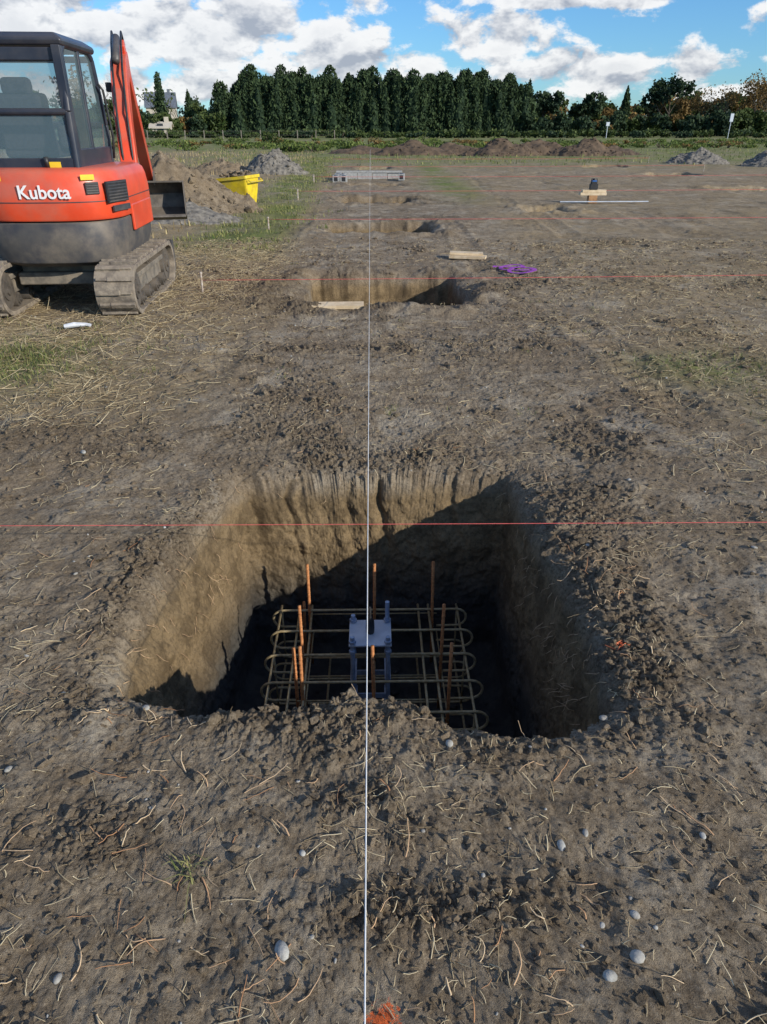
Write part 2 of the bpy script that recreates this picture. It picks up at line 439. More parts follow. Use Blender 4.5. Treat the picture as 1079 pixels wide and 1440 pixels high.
def strands(name,x,y,L,r,mat,curve=.6,lift=.012,segs=4):
    n=len(x);th=RNG.uniform(0,2*math.pi,n)
    k=RNG.normal(0,curve,n);ns=segs+1
    px=np.zeros((n,ns));py=np.zeros((n,ns));px[:,0]=x;py[:,0]=y;t=th.copy()
    for i in range(1,ns):
        t=t+k/segs*2+RNG.normal(0,curve*.35,n)
        px[:,i]=px[:,i-1]+np.cos(t)*L/segs;py[:,i]=py[:,i-1]+np.sin(t)*L/segs
    base=(ground_h(px.ravel(),py.ravel())+rimz(px.ravel(),py.ravel())).reshape(n,ns)
    li=np.abs(RNG.normal(0,lift,n))[:,None]*np.linspace(0,1,ns)[None]
    pz=base+li+r[:,None]*1.0+.0008
    Pn=np.stack([px,py,pz],-1)
    T=np.gradient(Pn,axis=1);T/=np.linalg.norm(T,axis=2,keepdims=True)+1e-9
    up=np.array([0,0,1.0]);A=np.cross(T,up);A/=np.linalg.norm(A,axis=2,keepdims=True)+1e-9;B=np.cross(A,T)
    rr=r[:,None,None]*np.linspace(1,.55,ns)[None,:,None]
    vs=[]
    for j in range(3):
        w=2*math.pi*j/3+.5;vs.append(Pn+(A*math.cos(w)+B*math.sin(w))*rr)
    VV=np.stack(vs,2)
    idx=np.arange(n*ns*3).reshape(n,ns,3)
    FF=[]
    for j in range(3):
        FF.append(np.stack([idx[:,:-1,j],idx[:,:-1,(j+1)%3],idx[:,1:,(j+1)%3],idx[:,1:,j]],-1).reshape(-1,4))
    tone=np.repeat(RNG.uniform(0,1,n)**1.1,ns*3)
    return np_mesh(name,VV.reshape(-1,3),np.concatenate(FF),[mat],True,{'tone':tone})
x,y=sample(46000,-8,8,.4,12,near=1.4)
dn=.36+.64*sstep(-.8,-1.8,x)*sstep(3.4,4.6,y)+.6*sstep(1.6,2.8,x)*sstep(3,4,y)
k=(RNG.uniform(0,1,len(x))<dn*(.35+sstep(-.3,.4,fbm(x*1.2,y*1.2,3,200))))&~inpit(x,y,.03);x=x[k];y=y[k]
strands('straw_litter',x,y,np.clip(RNG.lognormal(math.log(.024),.6,len(x)),.008,.09)*(1+.08*y),RNG.uniform(.0007,.0016,len(x))*(1+.16*y),M_STRAW,.25,.007,3)
x=RNG.uniform(-4.6,-.9,8500);y=RNG.uniform(4.0,11.5,8500)
k=RNG.uniform(0,1,8500)<sstep(-.8,-2.0,x)*(.35+sstep(-.3,.3,fbm(x*1.1,y*1.1,3,210)));x=x[k];y=y[k]
strands('straw_litter',x,y,RNG.uniform(.06,.2,len(x)),RNG.uniform(.0016,.0034,len(x)),M_STRAW,.25,.03,3)
x=RNG.uniform(1.4,5.2,5200);y=RNG.uniform(3.0,9,5200)
k=RNG.uniform(0,1,5200)<(.15+.85*sstep(.0,.5,fbm(x*.9,y*.9,3,215)));x=x[k];y=y[k]
strands('straw_litter',x,y,RNG.uniform(.05,.15,len(x)),RNG.uniform(.0014,.0028,len(x)),M_STRAW,.25,.02,3)
rx=[];ry=[];
for cxr,cyr,sx,sy_,nn in ((-.6,1.05,.22,.2,44),(-.15,1.35,.3,.14,14),(.88,2.2,.1,.3,34),(.75,1.3,.25,.2,12),(-.3,.85,.3,.1,14),(.3,.85,.2,.1,12),(-1.0,2.2,.2,.3,30),(-.75,1.66,.12,.06,14),(.5,.8,.3,.1,10),(1.1,1.7,.3,.4,22),(0,1.2,.9,.35,34),(-.5,3.6,.8,.2,14),(.6,3.9,.8,.3,14),(.84,2.9,.15,.2,14)):
    rx+=list(RNG.normal(cxr,sx,nn));ry+=list(RNG.normal(cyr,sy_,nn))
x=np.array(rx);y=np.array(ry);k=(~inpit(x,y,.03))&(y>.4);x=x[k];y=y[k]
strands('root_debris',x,y,RNG.uniform(.02,.10,len(x)),RNG.uniform(.0012,.0029,len(x)),M_ROOT,.42,.014,6)

mb=MB()
for i in range(210):
    a_=random.choice([random.uniform(2.5,4.0),random.uniform(-.7,.6),random.uniform(0,6.28)])
    a_%=2*math.pi
    R=float(np.interp(a_,np.append(phi,2*math.pi),np.append(Rr0,Rr0[0])))
    Rfl=float(np.interp(a_,np.append(phi,2*math.pi),np.append(Rf,Rf[0])))
    t0=random.uniform(.66,1.0);e0=ease(t0)
    r0=Rfl+(R-Rfl)*e0+.008;z0=-1.06*(1-t0)-.03
    p=Vector((math.cos(a_)*r0,2.45+math.sin(a_)*r0,z0));d=Vector((-math.cos(a_)*.5+random.gauss(0,.4),-math.sin(a_)*.5+random.gauss(0,.4),-.3+random.gauss(0,.3)))
    pts=[p]
    for q in range(4):
        d=(d+Vector((random.gauss(0,.4),random.gauss(0,.4),random.gauss(-.2,.3)))).normalized();p=p+d*random.uniform(.008,.024);pts.append(p)
    mb.tube(pts,[.0018,.0016,.0014,.001,.0006],5)
M_ROOT2=simple('root_pale',(.50,.36,.21),(.32,.2,.11),40,.8)
mb.obj('wall_roots',[M_ROOT2],smooth=True)

# ---------------------------------------------------------------- grass tufts
M_GRASS=tone_mat('grass_blade',(.08,.135,.03),(.38,.35,.14),.6,.25)
M_DRYG=tone_mat('dry_grass',(.28,.21,.11),(.50,.41,.22),.8,.2)
def grass(name,x,y,h,mat,width=.004,lean=.6,tm=.45):
    n=len(x);th=RNG.uniform(0,2*math.pi,n);z=ground_h(x,y)-.005
    dx,dy=np.cos(th),np.sin(th);ln=np.abs(RNG.normal(0,lean,n))
    sx,sy_=-dy*width,dx*width
    p0=np.stack([x,y,z],1);p1=p0+np.stack([dx*h*ln*.35,dy*h*ln*.35,h*.6],1);p2=p0+np.stack([dx*h*ln,dy*h*ln,h*np.clip(1-.3*ln,.25,1)],1)
    S=np.stack([sx,sy_,np.zeros(n)],1)
    VV=np.stack([p0-S,p0+S,p1-S*.8,p1+S*.8,p2-S*.15,p2+S*.15],1).reshape(-1,3)
    b=(np.arange(n)*6)[:,None]
    FF=np.concatenate([b+np.array([[0,1,3,2]]),b+np.array([[2,3,5,4]])])
    return np_mesh(name,VV,FF,[mat],True,{'tone':np.repeat(np.clip(RNG.normal(tm,.3,n),0,1),6)})
def tufts(cs,per,spread,hs):
    xs=[];ys=[];h=[]
    for (a,b) in cs:
        k=max(3,int(per*random.uniform(.5,1.4)));xs+=list(RNG.normal(a,spread,k));ys+=list(RNG.normal(b,spread,k));h+=list(RNG.uniform(hs*.5,hs*1.2,k))
    return np.array(xs),np.array(ys),np.array(h)
x,y,h=tufts([(random.gauss(-2.95,.4),random.gauss(5.3,.42)) for _ in range(120)],22,.07,.06);grass('grass_patch',x,y,h,M_GRASS,.0026,1.2,.45)
x,y,h=tufts([(random.gauss(2.6,.22),random.gauss(5.15,.25)) for _ in range(26)],12,.05,.04);grass('grass_patch',x,y,h,M_GRASS,.0026,1.2,.35)
x,y,h=tufts([(random.gauss(3.0,.35),random.gauss(4.3,.5)) for _ in range(30)],9,.045,.035);grass('grass_patch',x,y,h,M_GRASS,.0024,1.2)
x,y,h=tufts([(random.uniform(-3.4,4.5),random.uniform(4.2,11)) for _ in range(60)],7,.035,.035);k=~inpit(x,y,.05);grass('weed_sprigs',x[k],y[k],h[k],M_GRASS,.0026,1.2,.5)
x,y,h=tufts([(-2.2+random.gauss(0,.55)-.02*(q-20),q) for q in [random.uniform(11,46) for _ in range(520)]],12,.1,.08);grass('grass_verge',x,y,h,M_GRASS,.007,1.1,.55)
x,y,h=tufts([(-.46,1.09),(-.44,1.07),(-.47,1.11),(.09,4.25),(.12,4.2),(.14,4.28),(.5,4.3),(.28,7.1),(.25,7.15)],9,.014,.035);grass('weed_tuft',x,y,h,M_GRASS,.0018,1.4,.75)
xs=RNG.uniform(-30,-3.2,14000);ys=RNG.uniform(10,55,14000);k=RNG.uniform(0,1,14000)<.3+.7*sstep(-.2,.4,fbm(xs*.4,ys*.4,3,220));grass('dry_grass_field',xs[k],ys[k],RNG.uniform(.06,.2,k.sum()),M_DRYG,.012)
xs=RNG.uniform(-12,45,15000);ys=RNG.uniform(36,80,15000);k=RNG.uniform(0,1,15000)<.2+.8*sstep(-.1,.4,fbm(xs*.25,ys*.25,3,221));grass('grass_field',xs[k],ys[k],RNG.uniform(.05,.2,k.sum()),M_GRASS,.02,.6,.35)

# ---------------------------------------------------------------- mounds
def mound(name,cx_,cy_,rx_,ry_,H,mat,seed,rot=0,stones=None,n=110):
    u=np.linspace(-1.25,1.25,n);UX,UY=np.meshgrid(u,u)
    r=np.hypot(UX,UY)+.18*fbm(UX*1.6+seed,UY*1.6,3,seed)
    z=np.where(r<1,H*np.clip(1-r,0,1)**.85,-.15*(r-1)*H*4)
    z=z*(1+.25*fbm(UX*2.5,UY*2.5,3,seed+3))+.07*H*fbm(UX*9,UY*9,4,seed+5,.6)*(r<1.05)
    c,s_=math.cos(rot),math.sin(rot)
    xx=cx_+UX*rx_*c-UY*ry_*s_;yy=cy_+UX*rx_*s_+UY*ry_*c
    zz=z+ground_h(xx,yy,False)-.02
    VV=np.stack([xx,yy,zz],-1).reshape(-1,3)
    i=np.arange(n*n).reshape(n,n)
    FF=np.stack([i[:-1,:-1],i[:-1,1:],i[1:,1:],i[1:,:-1]],-1).reshape(-1,4)
    e=empty(name)
    o=np_mesh('heap',VV,FF,[mat],True,parent=e)
    k=700;tt=RNG.integers(0,n*n,k);tt=tt[(r.ravel()[tt]<1.1)]
    PP=VV[tt];ss=RNG.lognormal(math.log(.035),.5,len(tt))*(H/.8)
    q=scatter_rocks('loose_lumps',PP,np.clip(ss,.01,.12),stones or mat,IV1,IF1,.8,.25);q.parent=e
    return e
M_MOUND=soil_material('soil_mound',is_ground=False)
M_GRAV=simple('gravel',(.22,.20,.17),(.115,.105,.09),9,.9,bmp=.6)
M_DARKM=simple('dark_soil',(.13,.09,.058),(.075,.054,.037),2.5,.95,bmp=.6)
mound('dirt_mound',-4.45,16.4,2.0,1.3,1.05,M_MOUND,3)
mound('dirt_mound',-3.75,14.9,1.3,.8,.32,M_GRAV,5)
mound('gravel_pile',-3.75,30.3,1.35,1.0,.8,M_GRAV,8)
mound('gravel_pile',-5.9,31,1.4,1.0,.5,M_MOUND,9)
mound('gravel_pile',15.9,38,1.6,1.2,.65,M_GRAV,12)
mound('gravel_pile',18.9,35.5,2.2,1.5,.85,M_GRAV,15)
for i,(a,b,w_,hh) in enumerate(((-.5,52,2.4,.5),(2.9,50,2.8,.8),(5.4,51,2.6,.7),(8.2,49,2.5,.95),(10.7,50,2.7,.85),(13.3,49,2.4,.9),(15.8,51,1.8,.5))):
    mound('dirt_mound',a,b,w_,1.4,hh,M_DARKM,20+i*3,n=70)

# ---------------------------------------------------------------- strings and stakes
M_WSTR=simple('white_string',(.8,.8,.78),(.7,.7,.68),40,.7)
M_RSTR=simple('red_string',(.66,.12,.11),(.52,.09,.08),40,.7)
M_STAKE=simple('stake_steel',(.5,.45,.40),(.3,.22,.16),20,.6)
def string(name,a,b,r,mat,sag=.0,n=24):
    mb=MB();a=Vector(a);b=Vector(b);pts=[]
    for i in range(n+1):
        t=i/n;p=a.lerp(b,t);p.z-=sag*4*t*(1-t);pts.append(p)
    mb.tube(pts,r,6);return mb.obj(name,[mat],smooth=True)
def stake(x,y,h,r=.012):
    z=float(ground_h(np.array([x]),np.array([y]))[0])
    mb=MB();mb.tube([(x,y,z-.15),(x,y,z+h-.02)],r,8);mb.tube([(x,y,z+h-.02),(x,y,z+h)],[r*1.5,r*1.4],8)
    mb.obj('survey_stake',[M_STAKE]);return z+h-.03
string('string_line',(-.021,-.9,.3),(-.021,27,.26),.0018,M_WSTR,.02,60)
string('string_line',(-.021,27,.26),(-.021,62,.3),.005,M_WSTR,.02)
stake(-.021,-.9,.3)
for i,(yy,y2,r_,zz) in enumerate(((2.47,2.47,.0015,.2),(7.75,8.5,.0024,.17),(13.3,13.9,.0032,.17),(19.0,19.7,.0035,.2),(24.6,25.4,.004,.2),(30.5,31.5,.004,.22),(37,38,.005,.25))):
    string('red_string_line',(-1.8,yy,zz),(13.5,y2,zz),r_,M_RSTR,.02,40)
    if i<5: stake(-1.8,yy,zz+.04,.008+.0004*yy)
    stake(13.5,y2,zz+.03,.012)

# ---------------------------------------------------------------- reinforcement cage
M_RUST=simple('rusty_rebar',(.55,.24,.09),(.38,.15,.055),60,.8,.1,bmp=.3)
M_BAR=simple('cage_bar',(.45,.37,.22),(.32,.24,.12),45,.7,.2,bmp=.3)
cage=empty('reinforcement_cage')
def hook(y,z,x0,x1,r,up=-1):
    R=.055;arc=[]
    p0=(x0+.16,y,z+up*2*R)
    for i in range(9):
        a=math.pi/2+math.pi*i/8
        arc.append((x0+R+R*math.cos(a) ,y,z+up*R+(-up)*R*math.sin(a)) )
    left=[p0]+arc[::-1]
    right=[(x0+x1-p[0],y,p[2]) for p in left][::-1]
    return left+right
mb=MB()
rows=[3.10,2.915,2.73,2.53,2.33,2.13,1.93]
for y_ in rows:
    q=random.uniform(-.012,.012);mb.tube(hook(y_,-.70+q*.4,-.545+q,.505+q,.006),.0066,8)
for y_ in rows: mb.tube(hook(y_+.02,-1.04,-.545,.505,.006,1),.006,8)
for x_ in (-.50,-.40,-.33,.24,.30,.45):
    q=random.uniform(-.012,.012);mb.tube([(x_+q,3.16,-.713),(x_-q,1.85,-.713)],.0063,8)
for x_ in (-.50,-.25,0,.24,.45): mb.tube([(x_,3.16,-1.05),(x_,1.85,-1.05)],.006,8)
for x_ in (-.50,.45):
    for y_ in rows[::2]: mb.tube([(x_,y_+.01,-1.06),(x_,y_+.01,-.70)],.005,8)
mb.obj('mat_bars',[M_BAR],cage,smooth=True)
mb=MB()
for (a,b,zt) in ((-.35,3.09,-.40),(.0,3.09,-.40),(.32,3.09,-.39),(-.355,2.73,-.40),(.33,2.73,-.40),(-.335,2.43,-.40),(.34,2.43,-.39),(.0,2.43,-.40),(-.39,3.12,-.66),(-.36,2.47,-.44)):
    lx=random.uniform(-.012,.012);mb.tube([(a,b,-1.06),(a+lx,b,zt)],.0078,8)
    for q in range(22):
        z_=-1.0+(zt+.98)*q/22;mb.tube([(a+lx*q/22,b,z_),(a+lx*q/22,b,z_+.004)],.0089,8)
mb.obj('starter_bars',[M_RUST],cage,smooth=True)
mb=MB()
for y_ in (3.09,2.73,2.43):
    for z_ in (-.85,-.73): mb.tube([(-.36,y_+.013,z_),(.34,y_+.013,z_)],.004,6)
for x_ in (-.345,.33): mb.tube([(x_+.012,3.1,-.84),(x_+.012,2.42,-.84)],.004,6)
mb.obj('column_ties',[M_BAR],cage,smooth=True)
M_GALV=simple('galvanised_steel',(.58,.62,.68),(.46,.50,.56),12,.45,.3)
M_BLUE=simple('zinc_rod',(.38,.46,.58),(.26,.32,.44),30,.4,.3)
M_BLACK=simple('black_plastic',(.02,.02,.022),(.035,.035,.035),20,.45)
an=empty('anchor_bolt_template',(-.02,2.74,0))
mb=MB();mb.box((0,0,-.575),(.205,.20,.010));mb.obj('template_plate',[M_GALV],an,.002)
mb=MB()
for sx_ in (-1,1):
    for sy2 in (-1,1):
        zt=-.53 if not(sx_>0 and sy2>0) else -.45
        mb.tube([(sx_*.085,sy2*.085,-1.07),(sx_*.085,sy2*.085,zt)],.011,10)
        mb.tube([(sx_*.085,sy2*.085,-.567),(sx_*.085,sy2*.085,-.552)],.018,6)
        mb.tube([(sx_*.085,sy2*.085,-.61),(sx_*.085,sy2*.085,-.625)],.018,6)
    mb.box((sx_*.085,0,-.80),(.03,.17,.006));mb.box((sx_*.085,0,-1.0),(.03,.19,.006))
mb.box((0,.085,-.9),(.17,.006,.03));mb.box((0,-.085,-.9),(.17,.006,.03))
mb.obj('threaded_rods',[M_BLUE],an)
mb=MB();mb.tube([(0,0,-.569),(0,0,-.54),(0,0,-.5),(0,0,-.47)],[.02,.022,.02,.008],12);mb.tube([(0,0,-.47),(0,0,-.42)],.006,8);mb.tube([(0,0,-.9),(0,0,-.58)],.022,10)
mb.obj('centre_spindle',[M_BLACK],an,smooth=False)

# ---------------------------------------------------------------- boards, strap, blocks, tub, level
M_WOOD=simple('plank_wood',(.66,.53,.36),(.52,.40,.25),10,.75,bmp=.1)
M_WOOD2=simple('stained_wood',(.40,.22,.10),(.28,.14,.06),10,.75)
def gz(x,y): return float(ground_h(np.array([x]),np.array([y]))[0])
mb=MB();mb.box((0,0,.022),(.54,.13,.035));mb.obj('wooden_board',[M_WOOD],bevel=.002,loc=(-.35,7.15,gz(-.35,7.15)+.015),rot=(.12,0,.02))
mb=MB();mb.box((0,0,.02),(.50,.17,.035));mb.box((-.03,.07,.055),(.46,.16,.03),rot=(0,.02,.12));mb.obj('wooden_board',[M_WOOD],bevel=.002,loc=(1.33,10.2,gz(1.33,10.2)+.02),rot=(0,.0,-.25))
M_PUR=simple('purple_webbing',(.36,.08,.44),(.24,.045,.33),30,.7)
mb=MB();pts=[];
for i in range(120):
    t=i/119*5.2*math.pi;R_=.13+.05*math.sin(t*.7)
    pts.append(Vector((1.72+R_*math.cos(t)*1.3+.16*math.sin(t*.23)*1.2,9.07+R_*math.sin(t)*1.2+.1*math.cos(t*.31),gz(1.72,9.07)+.03+.012*math.sin(t*1.7)+i*.00025)))
for i in range(len(pts)-1):
    a=pts[i];b=pts[i+1];t=(b-a).normalized();s_=t.cross(Vector((0,0,1))).normalized()*.024;u_=Vector((0,0,.003))
    t2=(pts[min(i+2,119)]-b).normalized() if i<118 else t;s2=t2.cross(Vector((0,0,1))).normalized()*.024
    mb.add([a-s_,a+s_,b+s2,b-s2,a-s_+u_,a+s_+u_,b+s2+u_,b-s2+u_],[(0,1,2,3),(4,5,6,7),(0,1,5,4),(3,2,6,7),(0,3,7,4),(1,2,6,5)])
mb.obj('lifting_strap',[M_PUR],smooth=False)
M_CONC=simple('concrete_block',(.36,.36,.35),(.27,.27,.26),15,.9,bmp=.4)
def block(par,x,y,z,rz=0,end=False):
    mb=MB();mb.box((0,0,.1),(.5,.2,.2));
    mb.obj('block',[M_CONC],par,.006,loc=(x,y,z),rot=(0,0,rz))
    m2=MB()
    for q in (-.165,0,.165): m2.box((q,0,.2012),(.12,.12,.002))  # thin black plates stand in for the shade inside the hollow cells
    if end: m2.box((-.2512,0,.1),(.002,.12,.12))
    m2.obj('cell_shade_plates',[M_BLACK],par,loc=(x,y,z),rot=(0,0,rz))
bl=empty('concrete_block_row',(0,0,0))
for i in range(4): block(bl,-.72+i*.52,27.3+i*.02,gz(0,27.3),random.uniform(-.03,.03))
block(bl,-1.12,25.0,gz(-1,25),1.6,True);block(bl,-.86,25.0,gz(-1,25),1.55,True);block(bl,-1.1,26.4,gz(-1,26),1.5);block(bl,-.95,25.9,gz(-1,26),1.45)
block(bl,1.05,26.5,gz(1,27),1.5,True)
mb=MB();mb.box((0,0,.235),(2.3,.18,.06));mb.obj('lintel',[M_CONC],bl,.005,loc=(-.05,27.3,gz(0,27.3)))
M_YEL=simple('yellow_paint',(.74,.56,.02),(.58,.42,.02),6,.5,dust=.45)
tub=empty('yellow_skip_tub',(-2.95,17.5,gz(-2.95,17.5)),(0,-.10,-.3))
mb=MB()
def rr(hx,hy,z,r=.06,sh=0):
    o=[]
    for (sx_,sy2,a0) in ((1,1,0),(-1,1,90),(-1,-1,180),(1,-1,270)):
        for q in range(4):
            a=rad(a0+q*30);o.append((sx_*(hx-r)+r*math.cos(a)+sh,sy2*(hy-r)+r*math.sin(a),z))
    return o
mb.loft([rr(.30,.22,.04),rr(.36,.28,.34),rr(.39,.33,.58),rr(.42,.36,.58),rr(.42,.36,.64),rr(.38,.32,.64),rr(.35,.29,.54)],0)
mb.box((-.2,0,.02),(.08,.4,.04),1);mb.box((.2,0,.02),(.08,.4,.04),1)
mb.tube([(.43,-.3,.55),(.48,-.3,.5),(.48,.3,.5),(.43,.3,.55)],.015,8,0)
mb.box((-.22,-.262,.25),(.03,.02,.3),0,(-.14,0,0));mb.box((.22,-.262,.25),(.03,.02,.3),0,(-.14,0,0))
mb.obj('tub_shell',[M_YEL,M_BLACK],tub)
P=np.stack([RNG.uniform(-.29,.29,90),RNG.uniform(-.24,.24,90),RNG.uniform(.55,.72,90)],1)
q=scatter_rocks('tub_contents',P,RNG.uniform(.03,.08,90),M_MOUND,IV1,IF1,.7,.3);q.parent=tub
ll=empty('laser_level_stand',(5.26,18.2,gz(5.26,18.2)))
mb=MB();mb.box((0,0,.20),(.62,.16,.06));mb.box((0.02,.01,.262),(.56,.14,.06));mb.obj('timber_blocks',[M_WOOD],ll,.004)
mb=MB();mb.box((0,0,.085),(.2,.16,.17));mb.obj('timber_base',[M_WOOD2],ll,.004)
mb=MB();mb.box((0,0,.355),(.17,.15,.12));mb.box((0,0,.43),(.13,.12,.05));mb.tube([(0,0,.45),(0,0,.5)],.045,12);mb.tube([(0,0,.5),(0,0,.53)],[.05,.04],12);mb.tube([(-.07,0,.42),(-.07,0,.52),(.07,0,.52),(.07,0,.42)],.01,6);mb.obj('laser_body',[M_BLACK],ll,.008)
mb=MB();mb.box((0,0,.478),(.1,.1,.03));mb.obj('laser_head',[simple('blue_plastic',(.03,.14,.42))],ll)
mb=MB();mb.box((0,0,.03),(2.1,.05,.02));mb.obj('straightedge',[M_GALV],bevel=.003,loc=(5.5,18.0,gz(5.2,17.9)+.02),rot=(0,0,.02))
mb=MB();mb.tube([(0,0,.02),(.08,.02,.03),(.17,.05,.025)],[.018,.022,.015],7);mb.box((.19,.06,.02),(.05,.04,.01),rot=(.2,.3,.3));mb.obj('plastic_scrap',[simple('white_plastic',(.7,.72,.75))],loc=(-2.72,6.3,gz(-2.7,6.3)+.01))
mb=MB()
for i in range(8):
    mb.tube([(random.gauss(0,.014),random.gauss(0,.01),.005),(random.gauss(0,.016),random.gauss(0,.012),.012),(random.gauss(0,.02),random.gauss(0,.015),.006)],.002,5)
mb.obj('orange_scrap',[simple('orange_plastic',(.75,.2,.08))],loc=(.88,1.98,gz(.88,1.98)-.015))

# ---------------------------------------------------------------- EXCAVATOR
M_RED=simple('red_paint',(.74,.075,.025),(.62,.058,.02),3,.35,dust=.40,spec=.5)
M_DK=simple('dark_paint',(.035,.04,.05),(.05,.05,.055),4,.45,dust=.35)
M_CABF=simple('cab_frame',(.018,.024,.04),(.028,.034,.05),5,.35,dust=.12)
M_CW=simple('counterweight_paint',(.045,.047,.055),(.08,.075,.07),5,.6,dust=.5)
M_TRK=simple('dusty_rubber',(.28,.235,.18),(.13,.11,.09),14,.9,dust=.6,bmp=.5)
M_TRF=simple('track_frame_paint',(.22,.19,.15),(.11,.10,.085),9,.8,dust=.6,bmp=.3)
M_STEEL=simple('worn_steel',(.16,.14,.12),(.09,.08,.07),8,.55,.4,dust=.4)
M_YST=simple('yellow_sticker',(.8,.55,.03),(.7,.48,.03),10,.5)
M_WHT=simple('white_lettering',(.8,.8,.8),(.75,.75,.75),10,.5)
M_SEAT=simple('seat_fabric',(.05,.05,.055),(.03,.03,.035),30,.9)
M_CHR=simple('cylinder_chrome',(.6,.6,.62),(.5,.5,.52),20,.2,1.0)
mg,nt,b=newmat('cab_glass')
b.inputs['Base Color'].default_value=(.16,.23,.25,1);b.inputs['Roughness'].default_value=.04;b.inputs['Alpha'].default_value=.42;b.inputs['Specular IOR Level'].default_value=1.0
M_GLASS=mg
EX=empty('mini_excavator',(-3.02,7.65,0.01),(0,0,rad(3)))
def stadium(L,H,n=12):
    r=H/2;pts=[]
    for i in range(n+1):
        a=-math.pi/2+math.pi*i/n;pts.append((L/2-r+r*math.cos(a),r+r*math.sin(a)))
    for i in range(n+1):
        a=math.pi/2+math.pi*i/n;pts.append((-L/2+r+r*math.cos(a),r+r*math.sin(a)))
    return pts
def track(xc,name):
    e=empty(name,parent=EX);L=1.95;H=.46;W=.36
    outer=stadium(L,H,14);inner=[(p[0]*(1-.07/L*1.2),.04+(p[1])*(H-.08)/H) for p in outer]
    mb=MB();n=len(outer);x0,x1=xc-W/2,xc+W/2
    vs=[(x0,*p) for p in outer]+[(x1,*p) for p in outer]+[(x0,*p) for p in inner]+[(x1,*p) for p in inner];fs=[]
    for i in range(n):
        j=(i+1)%n;fs+=[(i,j,n+j,n+i),(2*n+j,2*n+i,3*n+i,3*n+j),(j,i,2*n+i,2*n+j),(n+i,n+j,3*n+j,3*n+i)]
    mb.add(vs,fs)
    per=[];tot=0
    for i in range(n):
        a=Vector(outer[i]);b_=Vector(outer[(i+1)%n]);per.append((tot,a,b_));tot+=(b_-a).length
    cnt=38
    for q in range(cnt):
        s_=q/cnt*tot
        for (t0,a,b_) in per:
            l=(b_-a).length
            if l>1e-6 and t0<=s_<t0+l:
                p=a.lerp(b_,(s_-t0)/l);d=(b_-a).normalized();ang=math.atan2(d.y,d.x)
                nx=(d.y,-d.x)
                off=.35*W/2*(1 if q%2 else -1)
                mb.box((xc+off*.9,p.x+nx[0]*.008,p.y+nx[1]*.008),(W*.62,.045,.036),0,(ang,0,0));mb.box((xc-off*1.3,p.x+nx[0]*.006,p.y+nx[1]*.006),(W*.42,.03,.03),0,(ang,0,0))
    mb.obj('rubber_belt',[M_TRK],e,.005)
    mb=MB()
    mb.box((xc,0,.235),(W*.5,L-.55,.17));mb.box((xc,0,.32),(W*.72,L-.75,.05))
    mb.obj('side_frame',[M_TRF],e,.01)
    mb=MB()
    def wheel(y,z,r,w,mi=0):
        mb.tube([(xc-w/2,y,z),(xc+w/2,y,z)],r,24,mi);mb.tube([(xc-w/2-.012,y,z),(xc+w/2+.012,y,z)],r*.55,16,mi);mb.tube([(xc-w/2-.03,y,z),(xc+w/2+.03,y,z)],r*.25,10,mi)
    wheel(-L/2+.235,.23,.165,W*.8);wheel(L/2-.235,.23,.17,W*.7)
    for q in range(14):
        a=2*math.pi*q/14;mb.box((xc,-L/2+.235+.17*math.cos(a),.23+.17*math.sin(a)),(.06,.03,.03),0,(a,0,0))
    for q in range(4): wheel(-.5+q*.33,.10,.07,W*.75)
    wheel(0,.38,.04,W*.6)
    mb.obj('track_wheels',[M_STEEL],e)
track(.60,'right_track');track(-.60,'left_track')
mb=MB();mb.box((0,0,.32),(.85,.75,.18));mb.box((0,.35,.28),(.9,.18,.12));mb.box((0,-.35,.28),(.9,.18,.12));mb.obj('carriage_frame',[M_TRF],EX,.02)
mb=MB();mb.prism([(1.15,.08),(1.22,.06),(1.27,.2),(1.25,.40),(1.18,.42),(1.19,.25)],'x',-.73,.73);mb.box((.3,.95,.2),(.08,.5,.1));mb.box((-.3,.95,.2),(.08,.5,.1));mb.obj('dozer_blade',[M_DK],EX,.005)
mb=MB();mb.tube([(0,0,.40),(0,0,.50)],.36,32);mb.obj('slew_ring',[M_STEEL],EX)
HW=.66
def foot(hw,fr,re,n=3.0,ns=22,off=0):
    pts=[(hw-off,fr-off)]
    for i in range(ns+1):
        a=-math.pi*i/ns
        c=math.cos(a);s_=math.sin(a)
        pts.append(((hw-off)*math.copysign(abs(c)**(2/n),c),-.10+(re-off-.10)*math.copysign(abs(s_)**(2/n),s_)))
    pts.append((-(hw-off),fr-off));return pts
def hullring(off,z,hw=HW,fr=.72,re=.76): return [(p[0],p[1],z) for p in foot(hw,fr,re,off=off)]
mb=MB();mb.loft([hullring(.16,.42),hullring(.07,.46),hullring(.03,.58),hullring(.02,.80),hullring(.03,.82)]);mb.obj('counterweight',[M_CW],EX,smooth=False,bevel=.01)
mb=MB();mb.loft([hullring(.012,.83),hullring(0,.85),hullring(-.0,1.04),hullring(.012,1.16),hullring(.03,1.22),hullring(.06,1.25),hullring(.12,1.265)])
mb.obj('engine_hood',[M_RED],EX,bevel=.008)
mb=MB();mb.loft([hullring(-.004,.985),hullring(-.004,.993)]);mb.obj('hood_seam',[M_DK],EX)
mb=MB();mb.box((.656,.28,.80),(.03,.8,.24));mb.obj('side_panel',[M_RED],EX,.012)
def on_side(xl,yl,zl,w,h,ang,name,mat,th=.012,slats=0):
    mb=MB();mb.box((0,0,0),(w,th,h))
    for q in range(slats): mb.box((0,-th/2-.002,-h/2+h*(q+.5)/slats),(w*.9,.006,h/slats*.45),1)
    o=mb.obj(name,[mat,M_DK],EX,.003,loc=(xl,yl,zl),rot=(0,0,ang));return o
